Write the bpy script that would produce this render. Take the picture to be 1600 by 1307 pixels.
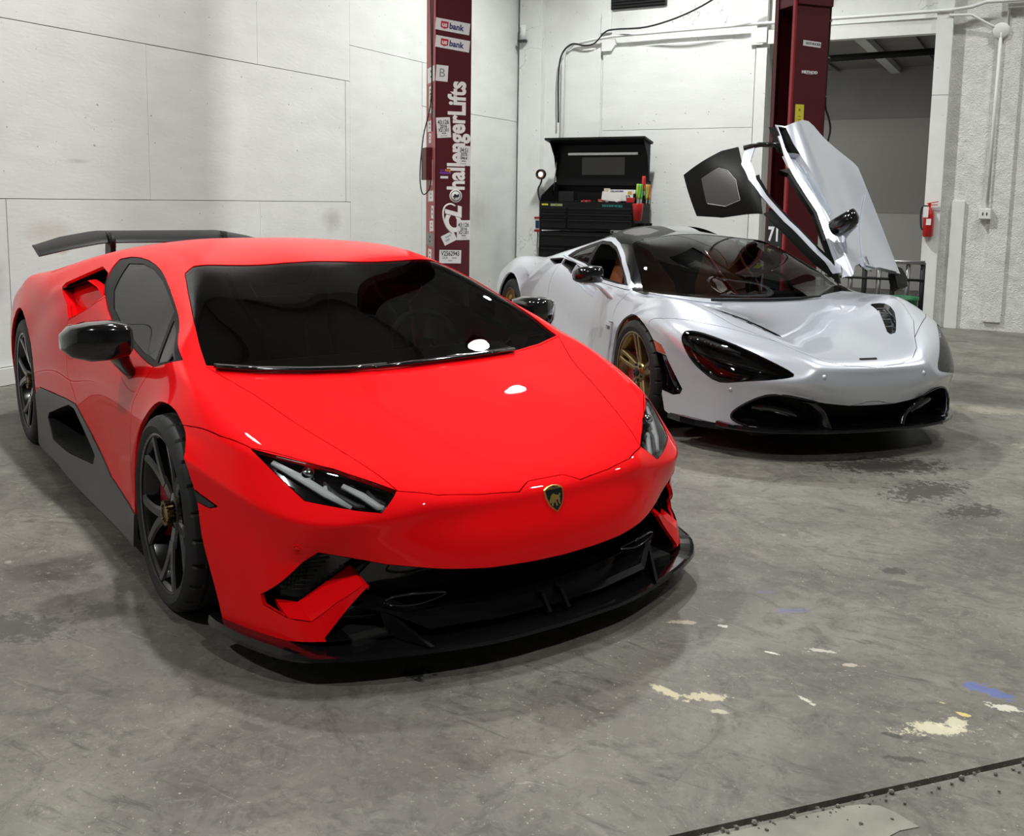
import bpy, bmesh, math, random
import numpy as np
from mathutils import Vector, Matrix, Quaternion
from mathutils.bvhtree import BVHTree
from mathutils.geometry import tessellate_polygon

for o in list(bpy.data.objects): bpy.data.objects.remove(o, do_unlink=True)
scene = bpy.context.scene
COL = scene.collection
R = math.radians
random.seed(7)

# ------------------------------------------------------------------ camera
# world frame: z up, the back wall runs along x, the left wall along y
PITCH, ROLL, YAW = 0.1244, 0.0149, R(28.5)
cam_data = bpy.data.cameras.new('camera')
cam = bpy.data.objects.new('camera', cam_data)
COL.objects.link(cam)
scene.camera = cam
cam_data.sensor_fit = 'HORIZONTAL'
cam_data.sensor_width = 36.0
cam_data.lens = 36.0 * 1501.1 / 1600.0
cam_data.shift_x = 0.0
cam_data.shift_y = -(653.5 - 500.8) / 1600.0
cam_data.clip_start = 0.05
f_ = Vector((0, math.cos(PITCH), -math.sin(PITCH)))
r_ = Vector((1, 0, 0)); u_ = r_.cross(f_)
r2 = math.cos(ROLL) * r_ + math.sin(ROLL) * u_
u2 = -math.sin(ROLL) * r_ + math.cos(ROLL) * u_
m3 = Matrix((r2, u2, -f_)).transposed()
cam.matrix_world = Matrix.Translation((0, 0, 1.3721)) @ Matrix.Rotation(YAW, 4, 'Z') @ m3.to_4x4()

# ------------------------------------------------------------------ world, lights, exposure
scene.view_settings.view_transform = 'Standard'
scene.view_settings.look = 'None'
scene.view_settings.gamma = 1.0
scene.view_settings.use_curve_mapping = False
scene.view_settings.exposure = 0.36
w = bpy.data.worlds.new('world'); scene.world = w; w.use_nodes = True
w.node_tree.nodes['Background'].inputs[0].default_value = (0.80, 0.83, 0.85, 1)
w.node_tree.nodes['Background'].inputs[1].default_value = 0.30

# round lamps under the ceiling, the front pair added as fill (x, y, watts)
CEIL = 6.40
LAMPS = [(-3.78, 9.35, 540), (-4.6, 4.2, 320), (-2.3, 3.3, 270), (0.9, 5.6, 190), (0.8, 10.2, 130), (1.9, 0.0, 270), (-3.2, -2.2, 270), (3.2, 8.4, 190)]
for lx, ly, lw in LAMPS:
    ld = bpy.data.lights.new('lamp_light', 'SPOT')
    ld.energy = lw * 1.5; ld.shadow_soft_size = 0.12; ld.color = (0.99, 1.0, 0.965)
    ld.spot_size = R(142); ld.spot_blend = 0.75
    lo = bpy.data.objects.new('lamp_light', ld); COL.objects.link(lo)
    lo.location = (lx, ly, CEIL - 0.36)

# ------------------------------------------------------------------ materials
MATS = {}
def mat(name, color=(0.8, 0.8, 0.8), rough=0.5, metal=0.0, coat=0.0, coat_rough=0.03, spec=0.5, emit=None, estr=0.0, trans=0.0, alpha=1.0, ior=1.45):
    if name in MATS: return MATS[name]
    m = bpy.data.materials.new(name); m.use_nodes = True
    b = m.node_tree.nodes['Principled BSDF']
    b.inputs['Base Color'].default_value = (*color, 1)
    b.inputs['Roughness'].default_value = rough
    b.inputs['Metallic'].default_value = metal
    b.inputs['Coat Weight'].default_value = coat
    b.inputs['Coat Roughness'].default_value = coat_rough
    b.inputs['Specular IOR Level'].default_value = spec
    b.inputs['IOR'].default_value = ior
    b.inputs['Transmission Weight'].default_value = trans
    b.inputs['Alpha'].default_value = alpha
    if emit:
        b.inputs['Emission Color'].default_value = (*emit, 1)
        b.inputs['Emission Strength'].default_value = estr
    MATS[name] = m
    return m
def nodes_of(m): return m.node_tree.nodes, m.node_tree.links, m.node_tree.nodes['Principled BSDF']
def glass(name, tint, rough=0.0):
    """thin glazing: mirror-like film by Fresnel over a tinted see-through sheet"""
    if name in MATS: return MATS[name]
    m = bpy.data.materials.new(name); m.use_nodes = True
    n, l = m.node_tree.nodes, m.node_tree.links
    n.clear()
    out = n.new('ShaderNodeOutputMaterial'); mix = n.new('ShaderNodeMixShader')
    fr = n.new('ShaderNodeFresnel'); fr.inputs[0].default_value = 1.5
    tr = n.new('ShaderNodeBsdfTransparent'); tr.inputs[0].default_value = (*tint, 1)
    gl = n.new('ShaderNodeBsdfGlossy'); gl.inputs['Roughness'].default_value = rough
    l.new(fr.outputs[0], mix.inputs[0]); l.new(tr.outputs[0], mix.inputs[1]); l.new(gl.outputs[0], mix.inputs[2])
    l.new(mix.outputs[0], out.inputs[0])
    MATS[name] = m
    return m

mat('red_paint', (0.88, 0.0025, 0.006), 0.6, 0.0, 0.62, 0.012, 0.04)
MATS['red_paint'].node_tree.nodes['Principled BSDF'].inputs['Coat IOR'].default_value = 1.42
mat('silver_paint', (0.66, 0.70, 0.78), 0.28, 0.45, 1.0, 0.02)
mat('gloss_black', (0.006, 0.006, 0.007), 0.12, 0.0, 0.8, 0.02)
mat('satin_black', (0.010, 0.010, 0.011), 0.45, 0, 0, .03, .3)
mat('wheel_black', (0.006, 0.006, 0.006), 0.2, 0, 0.45, .03, .4)
mat('frame_black', (0.006, 0.006, 0.006), 0.35, 0, 0, .03, .12)
mat('matt_black', (0.008, 0.008, 0.008), 0.8)
mat('dark_grey', (0.035, 0.036, 0.038), 0.45)
mat('trim_grey', (0.075, 0.075, 0.075), 0.35)
mat('rubber', (0.014, 0.014, 0.014), 0.62)
mat('chrome', (0.75, 0.75, 0.76), 0.12, 1.0)
mat('steel', (0.45, 0.45, 0.46), 0.3, 1.0)
mat('bronze', (0.30, 0.21, 0.09), 0.32, 0.9, 0.4)
mat('caliper_red', (0.35, 0.01, 0.03), 0.35, 0.0, 0.6)
mat('gold', (0.75, 0.5, 0.14), 0.3, 0.9)
mat('tan_leather', (0.19, 0.060, 0.022), 0.6, 0, 0, .03, .2)
mat('white_plastic', (0.75, 0.76, 0.75), 0.4)
mat('led_white', (0.88, 0.90, 0.92), 0.3, 0.0, 0.5)
mat('amber', (0.45, 0.05, 0.008), 0.2, 0.0, 0.8)
glass('tinted_glass', (0.26, 0.27, 0.275))
glass('screen_glass', (0.30, 0.31, 0.315))
glass('clear_glass', (0.30, 0.32, 0.32))
glass('lamp_glass', (0.86, 0.88, 0.88))
glass('smoked_glass', (0.16, 0.16, 0.17))

# ------------------------------------------------------------------ object helpers
def link(o, parent=None):
    COL.objects.link(o)
    if parent: o.parent = parent
    return o
def tag(o, label=None, cat=None, group=None, kind=None):
    if label: o['label'] = label
    if cat: o['category'] = cat
    if group: o['group'] = group
    if kind: o['kind'] = kind
    return o
def empty(name, loc=(0, 0, 0), rz=0.0, label=None, cat=None, group=None):
    o = bpy.data.objects.new(name, None); link(o)
    o.location = loc; o.rotation_euler = (0, 0, rz); o.empty_display_size = 0.1
    return tag(o, label, cat, group)
def obj(name, bm, m, parent=None, smooth=False, recalc=True):
    if recalc: bmesh.ops.recalc_face_normals(bm, faces=bm.faces)
    me = bpy.data.meshes.new(name); bm.to_mesh(me); bm.free()
    ms = m if isinstance(m, (list, tuple)) else [m]
    for k in ms: me.materials.append(MATS[k] if isinstance(k, str) else k)
    if smooth:
        me.polygons.foreach_set('use_smooth', [True] * len(me.polygons))
        if smooth is not True: me.set_sharp_from_angle(angle=smooth)
    return link(bpy.data.objects.new(name, me), parent)
def BM(): return bmesh.new()
def add_box(bm, c, s, rot=None, bevel=0.0, mi=0):
    r = bmesh.ops.create_cube(bm, size=1.0)
    M = Matrix.Translation(c) @ (rot.to_4x4() if rot else Matrix()) @ Matrix.Diagonal((*s, 1))
    bmesh.ops.transform(bm, matrix=M, verts=r['verts'])
    fs = list({f for v in r['verts'] for f in v.link_faces})
    if bevel:
        es = list({e for v in r['verts'] for e in v.link_edges})
        q = bmesh.ops.bevel(bm, geom=es, offset=bevel, segments=2, affect='EDGES', profile=0.7)
        fs = list({f for v in q['verts'] for f in v.link_faces})
    for f in fs: f.material_index = mi
    return fs
def box(name, c, s, m, parent=None, rot=None, bevel=0.0):
    bm = BM(); add_box(bm, c, s, rot, bevel)
    return obj(name, bm, m, parent)
def add_tube(bm, pts, rad, n=8, closed=False, cap=True, mi=0):
    """swept round bar along pts; rad a number or list"""
    pts = [Vector(p) for p in pts]; N = len(pts)
    rads = rad if isinstance(rad, (list, tuple)) else [rad] * N
    rings = []; up = None
    for i, p in enumerate(pts):
        a = pts[i - 1] if (i > 0 or closed) else p; b = pts[(i + 1) % N] if (i < N - 1 or closed) else p
        t = (b - a).normalized()
        if up is None: up = t.orthogonal().normalized()
        else:
            up = (up - t * up.dot(t))
            up = up.normalized() if up.length > 1e-6 else t.orthogonal().normalized()
        s = t.cross(up)
        rings.append([bm.verts.new(p + rads[i] * (math.cos(2 * math.pi * k / n) * up + math.sin(2 * math.pi * k / n) * s)) for k in range(n)])
    for i in range(N if closed else N - 1):
        A, B = rings[i], rings[(i + 1) % N]
        for k in range(n):
            f = bm.faces.new((A[k], A[(k + 1) % n], B[(k + 1) % n], B[k])); f.smooth = True; f.material_index = mi
    if cap and not closed:
        for q in (rings[0], list(reversed(rings[-1]))):
            f = bm.faces.new(q); f.material_index = mi
def tube(name, pts, rad, m, parent=None, n=8, closed=False):
    bm = BM(); add_tube(bm, pts, rad, n, closed)
    return obj(name, bm, m, parent)
def add_loft(bm, rings, closed_ring=True, cap=True, smooth=True, mi=0):
    """rings: equal length lists of points"""
    R_ = [[bm.verts.new(p) for p in r] for r in rings]
    n = len(R_[0])
    for A, B in zip(R_, R_[1:]):
        for k in range(n if closed_ring else n - 1):
            f = bm.faces.new((A[k], A[(k + 1) % n], B[(k + 1) % n], B[k])); f.smooth = smooth; f.material_index = mi
    if cap and closed_ring:
        for q in (list(reversed(R_[0])), R_[-1]):
            f = bm.faces.new(q); f.material_index = mi
def add_prism(bm, poly, vec, mi=0):
    """poly: planar 3D points, extruded along vec"""
    a = [bm.verts.new(Vector(p)) for p in poly]; b = [bm.verts.new(Vector(p) + Vector(vec)) for p in poly]
    n = len(a); fs = [bm.faces.new(a), bm.faces.new(list(reversed(b)))]
    for k in range(n): fs.append(bm.faces.new((a[(k + 1) % n], a[k], b[k], b[(k + 1) % n])))
    for f in fs: f.material_index = mi
    return fs
def add_lathe(bm, prof, n=32, axis='Y', centre=(0, 0, 0), mi=0, smooth=True, skip=None):
    """prof: (radius, offset along axis) list"""
    c = Vector(centre); rings = []
    for k in range(n):
        a = 2 * math.pi * k / n; ca, sa = math.cos(a), math.sin(a)
        ring = []
        for r, h in prof:
            rr = r(k) if callable(r) else r
            if axis == 'Y': v = Vector((rr * ca, h, rr * sa))
            elif axis == 'Z': v = Vector((rr * ca, rr * sa, h))
            else: v = Vector((h, rr * ca, rr * sa))
            ring.append(bm.verts.new(c + v))
        rings.append(ring)
    for k in range(n):
        A, B = rings[k], rings[(k + 1) % n]
        for i in range(len(prof) - 1):
            f = bm.faces.new((A[i], A[i + 1], B[i + 1], B[i])); f.smooth = smooth; f.material_index = mi
def crspline(pts, n=8, closed=False):
    """Catmull-Rom through pts"""
    P = [Vector(p) for p in pts]; N = len(P); out = []
    rng = range(N if closed else N - 1)
    for i in rng:
        p0 = P[i - 1] if (i > 0 or closed) else P[0] * 2 - P[1]
        p1 = P[i]; p2 = P[(i + 1) % N]
        p3 = P[(i + 2) % N] if (i + 2 < N or closed) else P[-1] * 2 - P[-2]
        for k in range(n):
            t = k / n
            out.append(0.5 * ((2 * p1) + (-p0 + p2) * t + (2 * p0 - 5 * p1 + 4 * p2 - p3) * t * t + (-p0 + 3 * p1 - 3 * p2 + p3) * t ** 3))
    if not closed: out.append(P[-1])
    return out
FONT = None
def text_obj(name, s, size, M, m, parent=None, extrude=0.0008, xscale=1.0, bold=0.0, shear=0.0, align='CENTER'):
    """flat lettering turned into a mesh; M places the text plane (x right, y up, z out)"""
    cu = bpy.data.curves.new(name, 'FONT'); cu.body = s; cu.size = size; cu.extrude = extrude
    cu.align_x = align; cu.align_y = 'CENTER'; cu.offset = bold; cu.shear = shear; cu.resolution_u = 3
    o = bpy.data.objects.new(name, cu); COL.objects.link(o)
    dg = bpy.context.evaluated_depsgraph_get()
    me = bpy.data.meshes.new_from_object(o.evaluated_get(dg))
    bpy.data.objects.remove(o, do_unlink=True); bpy.data.curves.remove(cu)
    me.name = name
    me.transform(M @ Matrix.Diagonal((xscale, 1, 1, 1)))
    me.materials.clear(); me.materials.append(MATS[m] if isinstance(m, str) else m)
    return link(bpy.data.objects.new(name, me), parent)

# ------------------------------------------------------------------ car body machinery
def subdiv_once(verts, faces, crease, lev):
    me = bpy.data.meshes.new('tmp'); me.from_pydata([tuple(v) for v in verts], [], faces)
    me.update()
    if crease:
        at = me.attributes.new('crease_edge', 'FLOAT', 'EDGE')
        vals = [0.0] * len(me.edges)
        for i, e in enumerate(me.edges):
            vals[i] = crease.get(frozenset(e.vertices), 0.0)
        at.data.foreach_set('value', vals)
    o = bpy.data.objects.new('tmp', me); COL.objects.link(o)
    mm = o.modifiers.new('m', 'MIRROR'); mm.use_axis = (False, True, False); mm.use_clip = True; mm.merge_threshold = 0.0008
    sm = o.modifiers.new('s', 'SUBSURF'); sm.levels = lev; sm.render_levels = lev; sm.use_limit_surface = True
    dg = bpy.context.evaluated_depsgraph_get(); ev = o.evaluated_get(dg)
    m2 = bpy.data.meshes.new_from_object(ev)
    bpy.data.objects.remove(o, do_unlink=True); bpy.data.meshes.remove(me)
    return m2
class Body:
    """half car skin: a cage whose subdivision surface passes through the given points"""
    def __init__(s, grid, extra_faces=(), crease=(), levels=4, iters=5):
        idx = {}; V = []
        for i, row in enumerate(grid):
            for j, p in enumerate(row):
                if p is not None: idx[i, j] = len(V); V.append(Vector(p))
        F = []
        for i in range(len(grid) - 1):
            for j in range(len(grid[0]) - 1):
                k = [(i, j), (i, j + 1), (i + 1, j + 1), (i + 1, j)]
                if all(q in idx for q in k): F.append([idx[q] for q in k])
        cr = {}
        for (a, b, w_) in crease:
            if a in idx and b in idx: cr[frozenset((idx[a], idx[b]))] = w_
        s.idx = idx
        tgt = np.array([tuple(v) for v in V]); cur = tgt.copy()
        for _ in range(iters):
            m2 = subdiv_once(cur, F, cr, 1)
            co = np.empty(len(m2.vertices) * 3); m2.vertices.foreach_get('co', co); co = co.reshape(-1, 3)[:len(V)]
            d = tgt - co; d[np.abs(tgt[:, 1]) < 1e-6, 1] = 0
            cur = cur + d * 0.85
            bpy.data.meshes.remove(m2)
        m2 = subdiv_once(cur, F, cr, levels)
        bm = BM(); bm.from_mesh(m2); bpy.data.meshes.remove(m2)
        bmesh.ops.recalc_face_normals(bm, faces=bm.faces)
        top = max(bm.faces, key=lambda f: f.calc_center_median().z)
        if top.normal.z < 0: bmesh.ops.reverse_faces(bm, faces=bm.faces)
        bm.normal_update()
        s.vn = None
        s.bvh = BVHTree.FromBMesh(bm)
        bm.verts.ensure_lookup_table(); bm.faces.ensure_lookup_table()
        s.tri_src = [([v.co.copy() for v in f.verts], [v.normal.copy() for v in f.verts]) for f in bm.faces]
        dele = [f for f in bm.faces if f.calc_center_median().y < 0]
        bmesh.ops.delete(bm, geom=dele, context='FACES')
        s.bm = bm
        s.lay = bm.faces.layers.int.new('panel')
        s.names = {'': 0}
    def normal_at(s, co):
        r = s.bvh.find_nearest(co)
        if r[0] is None: return Vector((0, 0, 1))
        P, N = s.tri_src[r[2]]
        wsum = 0; n = Vector((0, 0, 0))
        # inverse-bilinear is overkill: mean value style weights inside a small quad
        if len(P) == 4:
            a, b, c, d = P
            e1 = (b - a + c - d) * 0.5; e2 = (d - a + c - b) * 0.5
            q = r[0] - a
            g11 = e1.dot(e1); g12 = e1.dot(e2); g22 = e2.dot(e2); D = g11 * g22 - g12 * g12
            if D > 1e-16:
                x1 = q.dot(e1); x2 = q.dot(e2)
                u = max(0, min(1, (x1 * g22 - x2 * g12) / D)); v = max(0, min(1, (x2 * g11 - x1 * g12) / D))
                n = N[0] * ((1 - u) * (1 - v)) + N[1] * (u * (1 - v)) + N[2] * (u * v) + N[3] * ((1 - u) * v)
                return n.normalized()
        for k in N: n += k
        return n.normalized()
    def cut(s, name, poly, view, keep=lambda c: True, only=None, smooth=0):
        """cut the outline poly (2-D, seen along `view` = x, y or z axis) into the skin and name what lies inside"""
        ax = {'x': (1, 2), 'y': (0, 2), 'z': (0, 1)}[view]
        if smooth: poly = [tuple(p)[:2] for p in crspline([(a, b, 0) for a, b in poly], smooth, True)]
        bm = s.bm; lay = s.lay
        pid = s.names.setdefault(name, len(s.names))
        P = np.array(poly); lo, hi = P.min(0) - 0.03, P.max(0) + 0.03
        cand = set()
        for f in bm.faces:
            c = f.calc_center_median()
            if lo[0] < c[ax[0]] < hi[0] and lo[1] < c[ax[1]] < hi[1] and keep(c) and (only is None or f[lay] in [s.names[o] for o in only]): cand.add(f)
        n = len(poly)
        for k in range(n):
            a = poly[k]; b = poly[(k + 1) % n]
            l0 = (min(a[0], b[0]), min(a[1], b[1])); h0 = (max(a[0], b[0]), max(a[1], b[1]))
            dx, dy = b[0] - a[0], b[1] - a[1]
            L = math.hypot(dx, dy)
            if L < 1e-7: continue
            nx, ny = -dy / L, dx / L
            sel = []
            for f in cand:
                xs = [v.co[ax[0]] for v in f.verts]; ys = [v.co[ax[1]] for v in f.verts]
                if max(xs) < l0[0] - 1e-5 or min(xs) > h0[0] + 1e-5 or max(ys) < l0[1] - 1e-5 or min(ys) > h0[1] + 1e-5: continue
                ds = [(x - a[0]) * nx + (y - a[1]) * ny for x, y in zip(xs, ys)]
                if min(ds) < -1e-6 and max(ds) > 1e-6: sel.append(f)
            if not sel: continue
            geom = set(sel)
            for f in sel: geom.update(f.edges); geom.update(f.verts)
            co = [0, 0, 0]; no = [0, 0, 0]
            co[ax[0]], co[ax[1]] = a; no[ax[0]], no[ax[1]] = nx, ny
            r = bmesh.ops.bisect_plane(bm, geom=list(geom), dist=1e-6, plane_co=co, plane_no=no)
            cand = {f for f in cand if f.is_valid}
            cand.update(g for g in r['geom'] if isinstance(g, bmesh.types.BMFace))
        for f in cand:
            if not f.is_valid: continue
            c = f.calc_center_median()
            if inside((c[ax[0]], c[ax[1]]), poly): f[lay] = pid
        return pid
    def region(s, name):
        pid = s.names[name]
        return [f for f in s.bm.faces if f[s.lay] == pid]
    def drop(s, name):
        bmesh.ops.delete(s.bm, geom=s.region(name), context='FACES')
def inside(p, poly):
    x, y = p; c = False; n = len(poly)
    for i in range(n):
        x1, y1 = poly[i]; x2, y2 = poly[(i + 1) % n]
        if (y1 > y) != (y2 > y) and x < (x2 - x1) * (y - y1) / (y2 - y1) + x1: c = not c
    return c
def emit(body, part, name, m, parent, side='both', gap=0.0018, skirt=0.014, offset=0.0, solid=True):
    """turn a named region into its own panel with rolled edges; side: both / left / right"""
    faces = body.region(part)
    if not faces: return None
    bm = BM(); mp = {}
    def gv(v, sg):
        k = (v.index, sg)
        if abs(v.co.y) < 2e-4: k = (v.index, 0)
        if k not in mp: mp[k] = bm.verts.new((v.co.x, 0.0 if k[1] == 0 else v.co.y * sg, v.co.z))
        return mp[k]
    body.bm.verts.index_update()
    for sg in ((1,) if side == 'left' else (-1,) if side == 'right' else (1, -1)):
        for f in faces:
            vs = [gv(v, sg) for v in f.verts]
            if sg < 0: vs.reverse()
            if len(set(vs)) < 3: continue
            try: bm.faces.new(vs)
            except ValueError: pass
    bm.verts.ensure_lookup_table()
    nrm = {}
    for v in bm.verts:
        q = v.co.copy(); sg = 1
        n = body.normal_at(q); nrm[v] = n
    be = [e for e in bm.edges if len(e.link_faces) == 1]
    bv = {v for e in be for v in e.verts}
    if gap:
        mv = {}
        for v in bv:
            d = Vector((0, 0, 0))
            for e in v.link_edges:
                if len(e.link_faces) == 1:
                    f = e.link_faces[0]; t = (e.verts[1].co - e.verts[0].co).normalized()
                    q = f.calc_center_median() - e.verts[0].co
                    q = q - t * q.dot(t)
                    if q.length > 1e-9: d += q.normalized()
            if d.length > 1e-6: mv[v] = d.normalized() * gap
        for v, d in mv.items(): v.co += d
    if offset:
        for v in bm.verts: v.co += nrm[v] * offset
    top_faces = set(bm.faces)
    if skirt:
        low = {v: bm.verts.new(v.co - nrm[v] * skirt) for v in bv}
        for e in be:
            f = e.link_faces[0]
            a, b = e.verts
            # keep winding consistent with the top face
            lv = list(f.verts); ia = lv.index(a)
            if lv[(ia + 1) % len(lv)] == b: a, b = b, a
            try: bm.faces.new((a, b, low[b], low[a]))
            except ValueError: pass
    bm.verts.index_update(); bm.faces.index_update()
    me = bpy.data.meshes.new(name)
    isn = []
    for f in bm.faces:
        f.smooth = True
        f.normal_update()
    order = list(bm.faces)
    cn = []
    for f in order:
        tf = f in top_faces
        for lp in f.loops: cn.append(tuple(nrm[lp.vert]) if tf else tuple(f.normal))
    bm.to_mesh(me); bm.free()
    me.normals_split_custom_set(cn)
    ms = m if isinstance(m, (list, tuple)) else [m]
    for k in ms: me.materials.append(MATS[k] if isinstance(k, str) else k)
    return link(bpy.data.objects.new(name, me), parent)
def cavity(body, part, name, m, parent, vec, side='both', shrink=1.0, floor=True, wall_mat=None, start=0.0):
    """recess behind a removed region: walls from its rim to a copy of it moved by vec"""
    faces = body.region(part); V = Vector(vec)
    bm = BM(); body.bm.verts.index_update()
    cen = Vector((0, 0, 0)); n = 0
    for f in faces: cen += f.calc_center_median(); n += 1
    cen /= max(n, 1)
    fs = {f for f in faces}
    edges = {}
    for f in faces:
        for e in f.edges: edges.setdefault(e, []).append(f)
    rim = [e for e, k in edges.items() if len(k) == 1]
    for sg in ((1,) if side == 'left' else (-1,) if side == 'right' else (1, -1)):
        mp = {}; tp = {}
        def lo(v):
            if v.index not in mp:
                q = cen + (v.co - cen) * shrink + V
                mp[v.index] = bm.verts.new((q.x, q.y * sg, q.z))
            return mp[v.index]
        def hi(v):
            if v.index not in tp:
                q = v.co + V.normalized() * start
                tp[v.index] = bm.verts.new((q.x, q.y * sg, q.z))
            return tp[v.index]
        if floor:
            for f in faces:
                vs = [lo(v) for v in f.verts]
                if sg > 0: vs = vs
                else: vs = vs[::-1]
                g = bm.faces.new(vs); g.smooth = True
        for e in rim:
            if abs(e.verts[0].co.y) < 2e-4 and abs(e.verts[1].co.y) < 2e-4: continue
            a, b = e.verts
            g = bm.faces.new((hi(a), hi(b), lo(b), lo(a)))
            if wall_mat: g.material_index = 1
    ms = [m] + ([wall_mat] if wall_mat else [])
    return obj(name, bm, ms, parent, recalc=True)
# ================================================================== RED CAR
# car frame: x forward from the front axle, y to the car's left, z up; rows run nose -> roof -> tail,
# columns centre -> shoulder -> sill
N_ = None
RED_GRID = [
 # centre            crease            hood edge/rail     fender/belt        arch/shoulder      mid side           low side           sill
 [(.88,0,.12),      (.87,.32,.12),    (.79,.60,.12),     (.69,.775,.12),    (.40,.895,.12),    N_, N_, N_],
 [(.955,0,.29),     (.915,.34,.305),  (.755,.61,.325),   (.62,.79,.32),     (.35,.925,.31),    N_, N_, N_],
 [(.945,0,.385),    (.905,.33,.395),  (.772,.612,.395),  (.640,.775,.395),  (.33,.928,.44),     N_, N_, N_],
 [(.912,0,.468),    (.88,.32,.468),   (.803,.565,.462),  (.650,.778,.476),  (.26,.934,.580),    N_, N_, N_],
 [(.862,0,.522),    (.828,.37,.527),  (.775,.478,.537),  (.565,.755,.585),  (.15,.935,.625),   N_, N_, N_],
 [(.62,0,.600),     (.59,.360,.612),   (.56,.565,.615),   (.42,.81,.638),    (.0,.935,.650),    N_, N_, N_],
 [(.36,0,.680),     (.34,.325,.692),   (.27,.655,.695),   (.15,.850,.722),   (-.13,.93,.64),    N_, N_, N_],
 [(.10,0,.762),     (.07,.30,.770),   (-.053,.755,.798), (-.12,.855,.765),  (-.26,.925,.55),   (-.33,.93,.42),   (-.36,.93,.27),   (-.37,.92,.10)],
 [(-.22,0,.888),    (-.24,.28,.888),  (-.31,.71,.912),   (-.45,.845,.748),  (-.47,.89,.60),    (-.48,.905,.44),  (-.48,.91,.27),   (-.48,.93,.10)],
 [(-.54,0,.995),    (-.55,.27,.992),  (-.55,.658,1.002), (-.92,.845,.80),   (-.96,.885,.64),   (-.97,.895,.47),  (-.97,.905,.28),  (-.97,.945,.10)],
 [(-.86,0,1.085),   (-.855,.27,1.082),(-.80,.608,1.072), (-1.36,.825,.905), (-1.42,.89,.72),   (-1.45,.91,.52),  (-1.46,.93,.31),  (-1.46,.955,.10)],
 [(-1.18,0,1.145),  (-1.16,.27,1.14), (-1.10,.585,1.118),(-1.62,.855,.915), (-1.75,.925,.76),  (-1.80,.935,.54), (-1.82,.94,.32),  (-1.82,.955,.10)],
 [(-1.55,0,1.165),  (-1.55,.27,1.16), (-1.50,.600,1.122),(-1.98,.880,.915), (-2.315,.955,.60), (-2.25,.957,.47), (-2.24,.955,.33), (-2.25,.95,.10)],
 [(-1.95,0,1.13),   (-1.95,.28,1.128),(-1.92,.680,1.07), (-2.30,.890,.915), (-2.43,.960,.675),  N_, N_, N_],
 [(-2.40,0,1.05),   (-2.42,.30,1.045),(-2.40,.74,.985),  (-2.62,.885,.900), (-2.62,.962,.715),  N_, N_, N_],
 [(-2.95,0,.955),   (-2.95,.30,.945), (-2.95,.70,.92),   (-2.95,.870,.875), (-2.86,.958,.635), (-2.985,.955,.47),(-3.00,.945,.33), (-3.0,.93,.10)],
 [(-3.42,0,.90),    (-3.42,.30,.89),  (-3.40,.62,.87),   (-3.36,.80,.83),   (-3.28,.90,.70),   (-3.30,.91,.52),  (-3.28,.90,.34),  (-3.26,.86,.18)],
 [(-3.54,0,.74),    (-3.54,.30,.74),  (-3.52,.58,.73),   (-3.46,.76,.71),   (-3.40,.84,.64),   (-3.40,.85,.50),  (-3.38,.84,.34),  (-3.36,.80,.18)],
 [(-3.50,0,.40),    (-3.50,.30,.40),  (-3.48,.56,.40),   (-3.44,.70,.40),   (-3.42,.74,.42),   (-3.42,.75,.38),  (-3.40,.75,.30),  (-3.38,.72,.18)],
]
def row(i, j0, j1, w): return [((i, j), (i, j + 1), w) for j in range(j0, j1)]
def colm(j, i0, i1, w): return [((i, j), (i + 1, j), w) for i in range(i0, i1)]
cr = []
cr += row(1, 0, 3, .75) + colm(1, 4, 7, .65) + row(3, 2, 4, .6) + colm(2, 7, 10, .35) + colm(3, 12, 15, .3) + colm(3, 8, 12, .5)
cr += colm(2, 10, 15, .35) + row(16, 0, 4, .8) + colm(2, 1, 4, .25) + row(10, 0, 2, .3)
RED = Body(RED_GRID, crease=cr)
RF_ARCH = [(.47,.02),(.43,.18),(.385,.33),(.345,.47),(.25,.60),(.12,.672),(0,.692),(-.137,.672),(-.26,.60),(-.345,.498),(-.385,.33),(-.40,.02)]
RR_ARCH = [(-2.62 + .405 * math.cos(a), .3455 + .405 * math.sin(a)) for a in [i * math.pi / 14 for i in range(0, 15)]]
RR_ARCH = [(-2.20, .0)] + RR_ARCH + [(-3.04, .0)]
side = lambda c: c.y > .55
RF_ARCH = [(.47,.02)] + [(p.x, p.y) for p in crspline([(a, b, 0) for a, b in RF_ARCH[1:-1]], 4)] + [(-.40,.02)]
RED.cut('archf', RF_ARCH, 'y', side); RED.drop('archf')
RED.cut('archr', RR_ARCH, 'y', side); RED.drop('archr')
ALL = lambda c: True
front = lambda c: c.x > .3
# hood, windscreen, front bumper (seen from above)
HOOD_FRONT = [(.866,-.01),(.866,.066),(.893,.118),(.872,.25),(.84,.37),(.784,.473)]
RED.cut('bumper', [(1.2,-.01),(1.2,1.2),(.075,1.2),(.08,.921),(.208,.885),(.344,.84),(.459,.785),(.62,.64)] + HOOD_FRONT[::-1], 'z', ALL)
RED.cut('hood', HOOD_FRONT + [(.577,.543),(.38,.607),(.163,.665),(-.032,.748),(-.047,.760),(.02,.61),(.062,.46),(.095,.28),(.098,.14),(.098,-.01)], 'z', lambda c: c.z > .4)
RED.cut('windscreen', [(.09,-.01),(.09,.14),(.086,.28),(.052,.455),(.008,.605),(-.055,.750),(-.173,.735),(-.345,.703),(-.548,.659),(-.745,.612),(-.80,.56),(-.83,.37),(-.868,.14),(-.875,-.01)], 'z', lambda c: c.z > .7)
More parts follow.
